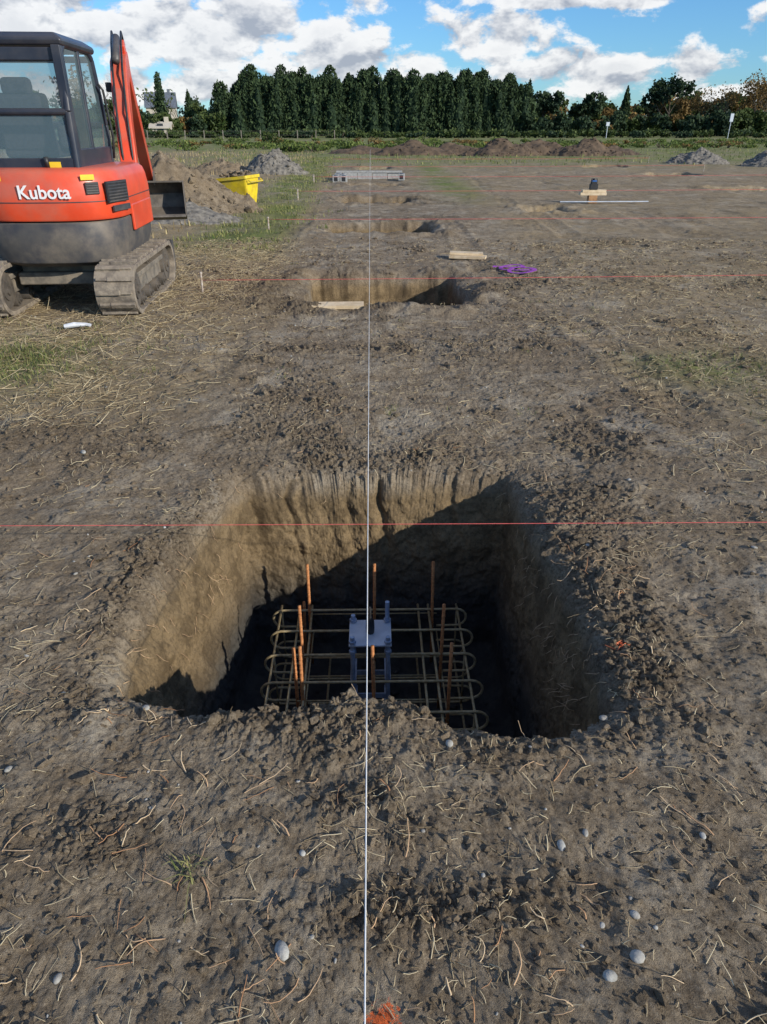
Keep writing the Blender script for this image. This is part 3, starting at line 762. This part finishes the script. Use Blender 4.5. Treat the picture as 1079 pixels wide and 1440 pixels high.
def tail_pt(k,z,out=.006):
    f=foot(HW,.72,.76,ns=60);i=1+int(k*60);a=Vector((*f[i],0));b_=Vector((*f[i+1],0));d=(a-b_).normalized();nrm=Vector((d.y,-d.x,0))
    if nrm.dot(a)<0: nrm=-nrm
    ang=math.atan2(nrm.x,-nrm.y);p=(a+b_)/2+nrm*out;return p.x,p.y,z,ang
x_,y_,z_,a_=tail_pt(.13,1.06);on_side(x_,y_,z_,.34,.18,a_,'side_grille',M_BLACK,.02,7)
x_,y_,z_,a_=tail_pt(.29,1.10);on_side(x_,y_,z_,.12,.10,a_,'rear_vent',M_BLACK,.014,5)
x_,y_,z_,a_=tail_pt(.31,1.19,.006);on_side(x_,y_-.0,z_,.12,.045,a_,'warning_label',M_YST,.004)
x_,y_,z_,a_=tail_pt(.60,1.19,.006);on_side(x_,y_,z_,.10,.05,a_,'warning_label',M_YST,.004)
x_,y_,z_,a_=tail_pt(.10,.92,.014);on_side(x_,y_,z_,.30,.05,a_,'side_trim',M_DK,.02)
x_,y_,z_,a_=tail_pt(.47,1.07,.008)
cu=bpy.data.curves.new('logo','FONT');cu.body='Kubota';cu.size=.155;cu.extrude=.002;cu.align_x='CENTER';cu.align_y='CENTER';cu.materials.append(M_WHT);cu.offset=.0025
to=bpy.data.objects.new('logo_lettering',cu);scene.collection.objects.link(to);to.parent=EX;to.location=(.08,y_-.004,z_);to.rotation_euler=(rad(90),0,0)
cab=empty('cab',parent=EX)
cx0,cx1,cy0,cy1,cz0,cz1=-.64,.35,-.53,.54,1.22,2.21
mb=MB()
prof=[(cy0-.03,cz0),(cy0+.0,1.7),(cy0+.06,cz1-.06),(cy0+.14,cz1),(cy1-.22,cz1),(cy1-.12,cz1-.06),(cy1+.02,1.6),(cy1+.02,cz0)]
for xx_ in (cx0,cx1):
    for i in range(len(prof)):
        a=prof[i];b_=prof[(i+1)%len(prof)];mb.tube([(xx_,a[0],a[1]),(xx_,b_[0],b_[1])],.034,8)
    mb.tube([(xx_,-.02,cz0),(xx_,.0,cz1-.02)],.026,8)
for p in prof: mb.tube([(cx0,p[0],p[1]),(cx1,p[0],p[1])],.03,8)
mb.box(((cx0+cx1)/2,cy0-.02,cz0+.05),(cx1-cx0,.05,.14));mb.box(((cx0+cx1)/2,cy0+.045,cz1-.08),(cx1-cx0,.04,.10))
mb.box((cx1,.02,cz0+.09),(.045,1.08,.2))
mb.box((cx1-.01,cy0+.03,1.72),(.08,.08,.95));mb.box((cx0+.02,cy0+.03,1.72),(.10,.10,.95))
mb.obj('cab_pillars',[M_CABF],cab,.01)
mb=MB();mb.loft([[(cx0-.04,cy0+.02,cz1-.02),(cx1+.04,cy0+.02,cz1-.02),(cx1+.04,cy1-.1,cz1-.02),(cx0-.04,cy1-.1,cz1-.02)],[(cx0-.05,cy0,cz1+.03),(cx1+.05,cy0,cz1+.03),(cx1+.05,cy1-.08,cz1+.03),(cx0-.05,cy1-.08,cz1+.03)],[(cx0+.03,cy0+.08,cz1+.08),(cx1-.03,cy0+.08,cz1+.08),(cx1-.03,cy1-.16,cz1+.08),(cx0+.03,cy1-.16,cz1+.08)]]);mb.obj('cab_roof',[M_CABF],cab,.02,seg=3)
mb=MB()
mb.add([(cx0,cy0-.028,cz0+.1),(cx1,cy0-.028,cz0+.1),(cx1,cy0+.05,cz1-.1),(cx0,cy0+.05,cz1-.1)],[(0,1,2,3)])
for xx_ in (cx0-.0,cx1+.005):
    mb.add([(xx_,p[0],p[1]) for p in prof],[tuple(range(len(prof)))])
mb.add([(cx0,cy1+.02,cz0),(cx1,cy1+.02,cz0),(cx1,cy1+.02,1.6),(cx0,cy1+.02,1.6)],[(0,1,2,3)]);mb.add([(cx0,cy1+.02,1.6),(cx1,cy1+.02,1.6),(cx1,cy1-.12,cz1-.06),(cx0,cy1-.12,cz1-.06)],[(0,1,2,3)])
mb.obj('cab_windows',[M_GLASS],cab)
mb=MB();mb.box((-.13,-.05,1.40),(.48,.46,.14));mb.box((-.13,-.26,1.62),(.46,.14,.46),rot=(.15,0,0));mb.box((-.13,-.30,1.90),(.26,.10,.14));mb.box((-.42,-.02,1.50),(.1,.4,.2));mb.box((.16,-.02,1.50),(.1,.4,.2));mb.obj('operator_seat',[M_SEAT],cab,.04,seg=3)
mb=MB();mb.box((-.135,.05,1.27),(.93,1.0,.05));mb.box((.16,.43,1.5),(.1,.1,.5));mb.tube([(.16,.2,1.6),(.16,.22,1.78)],.015,8);mb.tube([(-.42,.2,1.6),(-.42,.22,1.78)],.015,8);mb.obj('cab_floor_controls',[M_DK],cab,.01)
mb=MB();mb.tube([(cx1+.06,.48,1.3),(cx1+.08,.49,1.5),(cx1+.07,.43,1.9),(cx1+.04,.40,1.95)],.012,8);mb.tube([(cx1-.25,cy0-.06,1.26),(cx1-.25,cy0-.07,1.35)],.02,8);mb.obj('hand_rail',[M_BLACK],cab,smooth=True)
on_side(.16,cy0-.05,1.285,.11,.05,0,'warning_label',M_YST,.004)
BM=empty('boom_assembly',(.46,.80,.05),(0,0,rad(9.5)),parent=EX);BM.scale=(1,1,.91)
mb=MB();mb.box((0,-.02,.72),(.26,.26,.36));mb.box((0,.1,.75),(.2,.2,.3));mb.obj('swing_bracket',[M_DK],BM,.02)
mb=MB();mb.prism([(-.02,.72),(.14,.70),(.36,1.30),(.50,1.72),(.80,2.12),(1.28,2.34),(1.27,2.48),(1.20,2.52),(.72,2.38),(.36,2.04),(.20,1.74),(.08,1.30)],'x',-.085,.085);mb.obj('boom',[M_RED],BM,.012)
mb=MB();mb.prism([(1.02,2.56),(1.16,2.64),(1.36,2.52),(1.60,2.27),(3.34,1.02),(3.30,.90),(3.16,.92),(1.46,2.10),(1.16,2.36)],'x',-.07,.07);mb.obj('dipper_arm',[M_RED],BM,.01)
mb=MB();mb.tube([(0,.22,.86),(0,.62,1.65)],.045,12);mb.tube([(0,.62,1.65),(0,.72,2.08)],.025,10,1);mb.tube([(0,.48,2.36),(0,.95,2.64)],.042,12);mb.tube([(0,.9,2.61),(0,1.1,2.66)],.022,10,1)
mb.tube([(0,1.5,2.55),(0,2.3,1.97)],.038,12);mb.tube([(0,2.3,1.97),(0,3.0,1.42)],.02,10,1);mb.tube([(0,3.0,1.42),(0,3.2,1.25),(0,3.42,.95)],.02,8)
mb.obj('hydraulic_rams',[M_DK,M_CHR],BM,smooth=True)
mb=MB()
for q in (-.05,.05):
    mb.tube([(q,.1,1.0),(q,.1,1.4),(q,.20,1.85),(q,.5,2.28),(q,.9,2.58),(q,1.15,2.72),(q,1.4,2.60)],.012,6)
mb.obj('hydraulic_hoses',[M_BLACK],BM,smooth=True)
mb=MB();mb.box((-.12,.55,2.10),(.06,.08,.10));mb.obj('work_lamp',[M_BLACK],BM,.01)
mb=MB();bw=.48
outer=[(3.30,.92),(3.05,.90),(2.93,.72),(2.96,.48),(3.10,.36),(3.34,.34),(3.52,.42)]
inner=[(3.30,.895),(3.07,.875),(2.96,.71),(2.985,.50),(3.115,.385),(3.33,.365),(3.50,.44)]
outer=[(6.32-p[0],p[1]) for p in outer];inner=[(6.32-p[0],p[1]) for p in inner]
n=len(outer);vs=[(-bw,*p) for p in outer]+[(bw,*p) for p in outer]+[(-bw,*p) for p in inner]+[(bw,*p) for p in inner];fs=[]
for i in range(n-1): fs+=[(i,i+1,n+i+1,n+i),(2*n+i+1,2*n+i,3*n+i,3*n+i+1)]
fs+=[(0,n,3*n,2*n),(n-1,2*n-1,4*n-1,3*n-1)]
mb.add(vs,fs)
for sx_ in (-bw-.012,bw): mb.prism(outer,'x',sx_,sx_+.012)
mb.box((0,2.83,.40),(bw*2,.07,.02),rot=(-.3,0,0));mb.box((-.08,3.2,.95),(.02,.25,.18));mb.box((.08,3.2,.95),(.02,.25,.18))
mb.obj('ditching_bucket',[M_STEEL],BM)

# ---------------------------------------------------------------- VEGETATION
def quads(Cn,S,aspect=.7,up=None):
    n=len(Cn);u=RNG.normal(size=(n,3))
    if up is not None: u=u*(1-up)+np.array([0,0,1.0])*up*np.sign(RNG.normal(size=(n,1)))*1.5
    u/=np.linalg.norm(u,axis=1)[:,None];w=RNG.normal(size=(n,3));v=np.cross(u,w);v/=np.linalg.norm(v,axis=1)[:,None]
    u=u*S[:,None];v=v*(S*aspect)[:,None]
    VV=np.stack([Cn-u-v*.4,Cn+v-u*.1,Cn+u+v*.2,Cn-v+u*.2],1).reshape(-1,3)
    FF=np.arange(n*4).reshape(n,4);return VV,FF
class Veg:
    def __init__(s): s.V=[];s.F=[];s.M=[];s.T=[];s.n=0
    def add(s,V,F,mi,tone):
        s.V.append(V);s.F.append(F+s.n);s.M.append(np.full(len(F),mi));s.T.append(np.broadcast_to(tone,(len(V),)));s.n+=len(V)
    def tube(s,pts,rs,n=5,mi=0):
        mb=MB();mb.tube(pts,rs,n,0,False)
        s.add(np.array([p[:] for p in mb.v]),np.array(mb.f),mi,.5)
    def leaves(s,Cn,S,mi,tone,**k):
        V,F=quads(Cn,S,**k);s.add(V,F,mi,np.repeat(tone,4))
    def obj(s,name,mats): return np_mesh(name,np.concatenate(s.V),np.concatenate(s.F),mats,False,{'tone':np.concatenate(s.T)},np.concatenate(s.M))
M_BARK=simple('bark',(.12,.095,.07),(.07,.055,.04),6,.9)
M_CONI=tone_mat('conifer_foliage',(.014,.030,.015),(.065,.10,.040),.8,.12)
M_LEAFG=tone_mat('leaf_green',(.03,.055,.015),(.10,.13,.04),.6,.2)
M_LEAFO=tone_mat('leaf_autumn',(.13,.085,.03),(.26,.17,.06),.7,.25)
M_LEAFY=tone_mat('weed_green',(.07,.11,.025),(.19,.23,.065),.7,.25)
M_PINE=tone_mat('pine_needles',(.015,.032,.018),(.05,.08,.035),.7,.1)
def conifer(vg,x,y,H,R,seed,nl=1900,sz=.42,pw=.85):
    vg.tube([(x,y,-.3),(x,y,H*.5),(x,y,H*.97)],[.25,.15,.03],6,0)
    t=RNG.uniform(0.0,1,nl);a=RNG.uniform(0,2*math.pi,nl)
    prof=np.clip(1-t,0,1)**pw+.02
    lump=1+.38*perlin(a*1.9+seed*7,t*7+seed,seed)+.18*perlin(a*5,t*20,seed+9)
    r=R*prof*lump*np.sqrt(RNG.uniform(.4,1.05,nl))
    Cn=np.stack([x+np.cos(a)*r,y+np.sin(a)*r,t*H+RNG.normal(0,.15,nl)],1)
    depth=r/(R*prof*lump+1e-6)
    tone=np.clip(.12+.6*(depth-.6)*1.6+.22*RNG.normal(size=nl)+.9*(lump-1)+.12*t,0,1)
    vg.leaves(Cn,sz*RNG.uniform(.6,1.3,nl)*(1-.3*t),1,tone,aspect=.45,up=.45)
    k=12;vs=[];
    for i in range(9):
        tt=i/8
        for j in range(k):
            aa=2*math.pi*j/k;q=R*((1-tt)**pw)*.66*(.85+.3*random.random())+.02
            vs.append((x+math.cos(aa)*q,y+math.sin(aa)*q,.2+tt*H*.93))
    fs=[(i*k+j,i*k+(j+1)%k,(i+1)*k+(j+1)%k,(i+1)*k+j) for i in range(8) for j in range(k)]
    vg.add(np.array(vs),np.array(fs),1,0.05)
vg=Veg();sd=0
for row,(yy,xs0,xs1,nn,hh) in enumerate(((147.8,-25.2,27.6,20,9.0),(150,-25.5,26.5,26,10.0),(153,-24.5,26,30,10.8))):
    for i in range(nn):
        f_=(i+.5*(row==1))/(nn-1)
        x_=xs0+(xs1-xs0)*f_+random.gauss(0,.7);sd+=1
        edge=1-.16*max(0,(f_-.88)/.12)-.08*max(0,(.06-f_)/.06)
        conifer(vg,x_,yy+random.gauss(0,1.0),hh*edge*random.uniform(.86,1.06),random.uniform(2.5,3.6),sd,1700,.42,random.uniform(.32,.52))
for i in range(150):
    x_=random.uniform(-26.5,28.5);conifer(vg,x_,146.4+random.gauss(0,.8),random.uniform(3.5,9.4),random.uniform(1.1,2.0),700+i,330,.38,random.uniform(.45,.8))
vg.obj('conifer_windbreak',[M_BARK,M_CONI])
def branchy(vg,x,y,H,spread,leaf,seed,mi=1,leafsize=.3,levels=4,rt=None,clump=26,base=.3):
    rnd=random.Random(seed);tips=[]
    rt=rt or H*.022
    def grow(p,d,L,r,lv):
        pts=[p];rs=[r];q=p
        for i in range(3):
            d=(d+Vector((rnd.gauss(0,.13),rnd.gauss(0,.13),rnd.gauss(.04,.06)))).normalized();q=q+d*L/3;pts.append(q);rs.append(r*(1-.2*(i+1)))
        vg.tube(pts,rs,5 if lv<2 else 3,0)
        if lv>=levels: tips.append(q);return
        if lv>=2: tips.append(q)
        for i in range(rnd.choice((2,3,3)) if lv else 5):
            a=rnd.uniform(0,2*math.pi);sp=rnd.uniform(.35,.85)*spread
            nd=(d+Vector((math.cos(a)*sp,math.sin(a)*sp,rnd.uniform(-.1,.25)))).normalized()
            st_=pts[-1] if (i==0 or lv>0 and rnd.random()<.6) else pts[rnd.choice((2,3))]
            grow(st_,nd,L*rnd.uniform(.6,.82),r*.5,lv+1)
    grow(Vector((x,y,-.1)),Vector((0,0,1)),H*base,rt,0)
    if leaf>0 and tips:
        T=np.array([t[:] for t in tips]);k=int(clump*leaf)
        if k>0:
            Cn=np.repeat(T,k,0)+RNG.normal(0,H*.04,(len(T)*k,3));zc=(T[:,2]-T[:,2].min())/(np.ptp(T[:,2])+.1)
            tone=np.clip(np.repeat(.25+.45*zc+RNG.normal(0,.15,len(T)),k)+RNG.normal(0,.15,len(Cn)),0,1)
            vg.leaves(Cn,leafsize*RNG.uniform(.6,1.3,len(Cn)),mi,tone)
def tree(name,x,y,H,spread,leaf,seed,mat,**k):
    vg=Veg();branchy(vg,x,y,H,spread,leaf,seed,**k);return vg.obj(name,[M_BARK,mat])
def bushes(name,specs,mats,leafsize=.25,dens=1.0):
    vg=Veg()
    for (x,y,w_,h_,mi) in specs:
        n=int(420*dens*max(.5,w_*h_/6))
        kk=7;cc=np.stack([RNG.uniform(-.42,.42,kk)*w_,RNG.uniform(-.3,.3,kk)*w_,RNG.uniform(.25,.72,kk)*h_],1)
        pick=RNG.integers(0,kk,n);d=RNG.normal(size=(n,3));d/=np.linalg.norm(d,axis=1)[:,None]
        rr_=RNG.uniform(.55,1.05,n)[:,None]
        Cn=cc[pick]+d*rr_*np.array([w_*.26,w_*.26,h_*.3]);Cn[:,2]=np.abs(Cn[:,2])
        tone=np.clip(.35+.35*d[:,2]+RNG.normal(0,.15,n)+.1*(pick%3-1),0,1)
        vg.leaves(Cn+np.array([x,y,0]),leafsize*RNG.uniform(.6,1.3,n),mi,tone)
        for q in range(3): vg.tube([(x,y,-.1),(x+random.gauss(0,w_*.15),y,h_*.6)],[.06,.02],4,0)
    return vg.obj(name,mats)
MATS=[M_BARK,M_LEAFG,M_LEAFO,M_PINE,M_LEAFY]
vg=Veg()
for i in range(30):
    x_=-88+i*2.05+random.gauss(0,.8);branchy(vg,x_,168+random.gauss(0,6),random.uniform(7,11.5) if x_<-36 else random.uniform(5.5,8.5),1.0,random.choice((.0,.3,.5,.8)),300+i,mi=random.choice((1,1,3,2)),leafsize=.33,levels=3,clump=22)
vg.obj('distant_woodland',MATS)
vg=Veg()
for i in range(40):
    x_=29+i*1.4+random.gauss(0,.6);branchy(vg,x_,172+random.gauss(0,5),random.uniform(5,8)+(2 if x_>60 else 0),1.05,random.choice((.2,.5,.9,1.)),500+i,mi=random.choice((1,1,3,2)),leafsize=.34,levels=3,clump=22)
vg.obj('distant_woodland',MATS)
vg=Veg();conifer(vg,-41,160,10.6,1.3,401,1300,.34,.4);vg.obj('cypress_tree',[M_BARK,M_CONI])
vg=Veg();conifer(vg,-36.2,163,7.6,1.7,402,1200,.34,.7);vg.obj('conifer_tree',[M_BARK,M_CONI])
tree('bare_tree',-49,155,12.5,1.0,.12,21,M_LEAFO,levels=5,clump=8)
tree('bare_tree',-54,150,11,1.0,.2,22,M_LEAFO,levels=5,clump=8)
for i,(a,b,H_) in enumerate(((66,150,9.6),(71,148,10.8),(62,152,8.0),(75,152,9.6))):
    tree('bare_tree',a,b,H_,1.05,.35 if i%2 else .15,40+i,M_LEAFO,levels=5,clump=9,leafsize=.2)
vg=Veg();branchy(vg,56.5,150,8.4,1.5,1.2,61,mi=1,levels=3,clump=34,leafsize=.3,base=.45);vg.obj('umbrella_pine',[M_BARK,M_PINE])
vg=Veg();branchy(vg,33.5,156,7.4,1.3,1.2,62,mi=1,levels=3,clump=34,leafsize=.3,base=.4);vg.obj('pine_tree',[M_BARK,M_PINE])
vg=Veg();conifer(vg,30.8,158,9.2,1.8,410,1200,.34,.6);vg.obj('conifer_tree',[M_BARK,M_CONI])
vg=Veg();branchy(vg,42.5,158,7.2,1.4,1.3,64,mi=1,levels=3,clump=34,leafsize=.32,base=.4);vg.obj('pine_tree',[M_BARK,M_PINE])
vg=Veg();conifer(vg,50.5,160,8.2,1.6,411,1200,.34,.7);vg.obj('conifer_tree',[M_BARK,M_CONI])
sp=[(29+i*1.2+random.gauss(0,.4),145+random.gauss(0,3),3.4,random.uniform(2.6,4.6),random.choice((1,1,3,3,3,2))) for i in range(40)]
bushes('distant_hedge',sp,MATS,.3,1.0)
sp=[(-85+i*1.5+random.gauss(0,.4),145+random.gauss(0,3),3.4,random.uniform(2.2,4.4),random.choice((1,1,3,2,3))) for i in range(40)]
bushes('distant_hedge',sp,MATS,.3,1.0)
sp=[(-60+i*1.2+random.gauss(0,.3),124+random.gauss(0,2),2.4,random.uniform(.8,1.4),random.choice((1,1,3,1))) for i in range(112)]
bushes('low_hedge',sp,MATS,.2,.9)
sp=[(random.uniform(-24,50),random.triangular(58,100,66),random.uniform(.8,2.4),random.uniform(.2,.6),random.choice((4,4,4,1,2))) for i in range(210)]
bushes('weed_strip',sp,MATS,.09,.6)
bushes('green_shrub',[(-8.4,68,1.8,1.25,1),(-7.0,69,1.2,.7,4)],MATS,.10,1.6)
sp=[(random.uniform(-6,9),random.gauss(58,1.5),1.5,random.uniform(.3,.7),4) for i in range(34)]
bushes('weed_strip',sp,MATS,.09,.8)

# ---------------------------------------------------------------- house, shed, fence, signs
M_WALL=simple('render_wall',(.50,.45,.37),(.44,.40,.33),1,.9);M_ROOF=simple('slate_roof',(.13,.15,.18),(.10,.115,.14),1.5,.7);M_WIN=simple('window_dark',(.03,.035,.045),(.04,.045,.05),2,.2)
def house(name,x,y,w_,d_,hw,hr,rz=0,mr=M_ROOF):
    e=empty(name,(x,y,0),(0,0,rz));mb=MB()
    mb.prism([(-d_/2,0),(d_/2,0),(d_/2,hw),(0,hr-.15),(-d_/2,hw)],'x',-w_/2,w_/2);mb.obj('walls',[M_WALL],e)
    mb=MB();o=.4
    for s_ in (-1,1):
        q=[(s_*(d_/2+o),hw-.25),(0,hr),(0,hr+.2),(s_*(d_/2+o),hw-.05)];mb.prism(q,'x',-w_/2-.3,w_/2+.3)
    mb.box((w_*.3,0,hr+.3),(.7,.6,1.2));mb.obj('roof',[mr],e)
    mb=MB();k=max(2,int(w_/2.6))
    for i in range(k):
        for z_ in ([1.4,3.9] if hw>4.5 else [1.1]):
            if z_+.6<hw: mb.box((-w_/2+w_*(i+.5)/k,-d_/2-.01,z_),(.9,.06,1.2))
    mb.box((0,-d_/2-.02,1.0),(1,.08,2.0));mb.obj('windows_and_door',[M_WIN],e)
house('farmhouse',-55,215,7.5,7,6.0,9.2,.2)
house('farmhouse',38.5,300,11,8,3.4,5.4,-.1,simple('tile_roof',(.33,.17,.10)))
house('garden_shed',-36,139,3.2,2.6,1.5,2.1,.1,M_WALL)
M_POST=simple('fence_post_wood',(.26,.23,.19),(.18,.16,.13),5,.9)
mb=MB()
for i in range(26):
    x_=-70+i*2.6;mb.box((x_,112+random.gauss(0,.2),.55),(.10,.10,1.15),0,(0,random.gauss(0,.03),0))
for z_ in (.5,1.0): mb.tube([(-70,112,z_),(-5,112,z_)],.008,4)
mb.obj('field_fence',[M_POST])
M_BLS=simple('sign_face',(.62,.66,.72),(.5,.55,.62),2,.4)
def sign(x,y,H_,w_,h_):
    mb=MB();mb.tube([(x,y,0),(x,y,H_)],.05,8,0);mb.box((x,y-.07,H_-h_/2),(w_,.03,h_),1);mb.box((x,y-.05,H_-h_/2),(w_+.06,.02,h_+.06),0);mb.obj('road_sign',[M_GALV,M_BLS])
sign(53.2,118,3.2,.45,1.0);sign(35,118,2.1,.45,.45)

hx=np.linspace(-900,1100,160)
hh_=6+14*np.clip(fbm(hx*.004,hx*0+4,3,300)+.35,0,2)+10*sstep(100,600,hx)
VV=np.concatenate([np.stack([hx,np.full(160,700.),np.full(160,-2.)],1),np.stack([hx,np.full(160,900.),hh_],1),np.stack([hx,np.full(160,1200.),np.full(160,-2.)],1)])
i=np.arange(159);FF=np.concatenate([np.stack([i,i+1,i+161,i+160],1),np.stack([i+160,i+161,i+321,i+320],1)])
np_mesh('hills',VV,FF,[simple('hill_fields',(.16,.17,.10),(.09,.11,.07),.01,.95)],True)

# ---------------------------------------------------------------- LIGHT + SKY
EL=rad(22.5);AZ=rad(126)
tosun=Vector((math.sin(AZ)*math.cos(EL),math.cos(AZ)*math.cos(EL),math.sin(EL)))
sl=bpy.data.lights.new('sun','SUN');sl.energy=5.0;sl.angle=rad(.55);sl.color=(1,.93,.81)
so=bpy.data.objects.new('sun',sl);scene.collection.objects.link(so);so.rotation_euler=tosun.to_track_quat('Z','Y').to_euler()
wd=bpy.data.worlds.new('World');scene.world=wd;wd.use_nodes=True;nt=wd.node_tree;nt.nodes.clear()
out=N(nt,'ShaderNodeOutputWorld')
sky=N(nt,'ShaderNodeTexSky');sky.sky_type='NISHITA';sky.sun_disc=False;sky.sun_elevation=EL;sky.sun_rotation=AZ;sky.dust_density=.2;sky.ozone_density=3.0;sky.air_density=1.0
skc=mixc(nt,1.0,sky.outputs[0],(.50,.82,1.14),'MULTIPLY')
bg=N(nt,'ShaderNodeBackground');bg.inputs[1].default_value=.135;nt.links.new(skc,bg.inputs[0])
tc=N(nt,'ShaderNodeTexCoord');sp_=N(nt,'ShaderNodeSeparateXYZ');nt.links.new(tc.outputs['Generated'],sp_.inputs[0])
az=mathn(nt,'ARCTAN2',sp_.outputs[0],sp_.outputs[1]);el=mathn(nt,'ARCSINE',sp_.outputs[2])
def cvec(dz):
    c=N(nt,'ShaderNodeCombineXYZ');nt.links.new(az,c.inputs[0]);nt.links.new(mathn(nt,'MULTIPLY',mathn(nt,'ADD',el,dz),1.7),c.inputs[1]);c.inputs[2].default_value=.7;return c.outputs[0]
n0=noise(nt,17,7,.60,cvec(0),.15);nu=noise(nt,17,4,.55,cvec(.010),.15);nl_=noise(nt,5,2,.5,cvec(.3))
mx=None
for (a,e_,ra,re,w_) in ((-.20,.096,.24,.040,1.15),(-.03,.064,.13,.024,1.0),(.15,.088,.065,.032,1.1),(.27,.055,.18,.026,1.0),(.27,.128,.16,.014,1.1),(-.42,.11,.16,.045,1.15),(-.25,.04,.25,.02,.8),(.01,.125,.04,.014,.7),(.45,.035,.14,.016,.8),(.08,.035,.2,.016,.6)):
    u=mathn(nt,'DIVIDE',mathn(nt,'SUBTRACT',az,a),ra);v=mathn(nt,'DIVIDE',mathn(nt,'SUBTRACT',el,e_),re)
    q=mathn(nt,'SUBTRACT',1.0,mathn(nt,'ADD',mathn(nt,'MULTIPLY',u,u),mathn(nt,'MULTIPLY',v,v)))
    q=mathn(nt,'MULTIPLY',mathn(nt,'MAXIMUM',q,-.45),w_)
    mx=q if mx is None else mathn(nt,'MAXIMUM',mx,q)
gen=mathn(nt,'MULTIPLY',mapr(nt,el,.13,.2),mapr(nt,nl_,.4,.65,-.3,.5))
mx=mathn(nt,'MAXIMUM',mx,mathn(nt,'SUBTRACT',gen,.25))
den=mathn(nt,'ADD',mathn(nt,'MULTIPLY',mx,.40),mathn(nt,'MULTIPLY',mathn(nt,'SUBTRACT',n0,.5),1.9))
mask=mathn(nt,'MULTIPLY',mapr(nt,den,-.02,.22),mapr(nt,el,-.01,.01))
shade=mathn(nt,'ADD',mathn(nt,'MULTIPLY',mathn(nt,'SUBTRACT',n0,nu),5.0),.80,clamp=True)
thick=mapr(nt,den,.25,.8)
shade=mathn(nt,'SUBTRACT',shade,mathn(nt,'MULTIPLY',thick,.30),clamp=True)
cc=mixc(nt,shade,(.42,.46,.54),(1.0,1.0,1.0))
bg2=N(nt,'ShaderNodeBackground');bg2.inputs[1].default_value=.96;nt.links.new(cc,bg2.inputs[0])
ms=N(nt,'ShaderNodeMixShader');nt.links.new(mathn(nt,'MULTIPLY',mask,.95),ms.inputs[0]);nt.links.new(bg.outputs[0],ms.inputs[1]);nt.links.new(bg2.outputs[0],ms.inputs[2])
nt.links.new(ms.outputs[0],out.inputs[0])
wd.cycles.sampling_method='MANUAL';wd.cycles.sample_map_resolution=512

# ---------------------------------------------------------------- CAMERA
cd=bpy.data.cameras.new('camera');cam=bpy.data.objects.new('camera',cd);scene.collection.objects.link(cam)
cam.location=(0,0,1.6);cam.rotation_euler=(rad(90-28.7),0,rad(-.94))
cd.sensor_fit='VERTICAL';cd.sensor_height=24;cd.sensor_width=18;cd.lens=24*991/1440;cd.clip_start=.05;cd.clip_end=5000
scene.camera=cam
scene.view_settings.view_transform='Standard';scene.view_settings.look='None';scene.view_settings.exposure=0
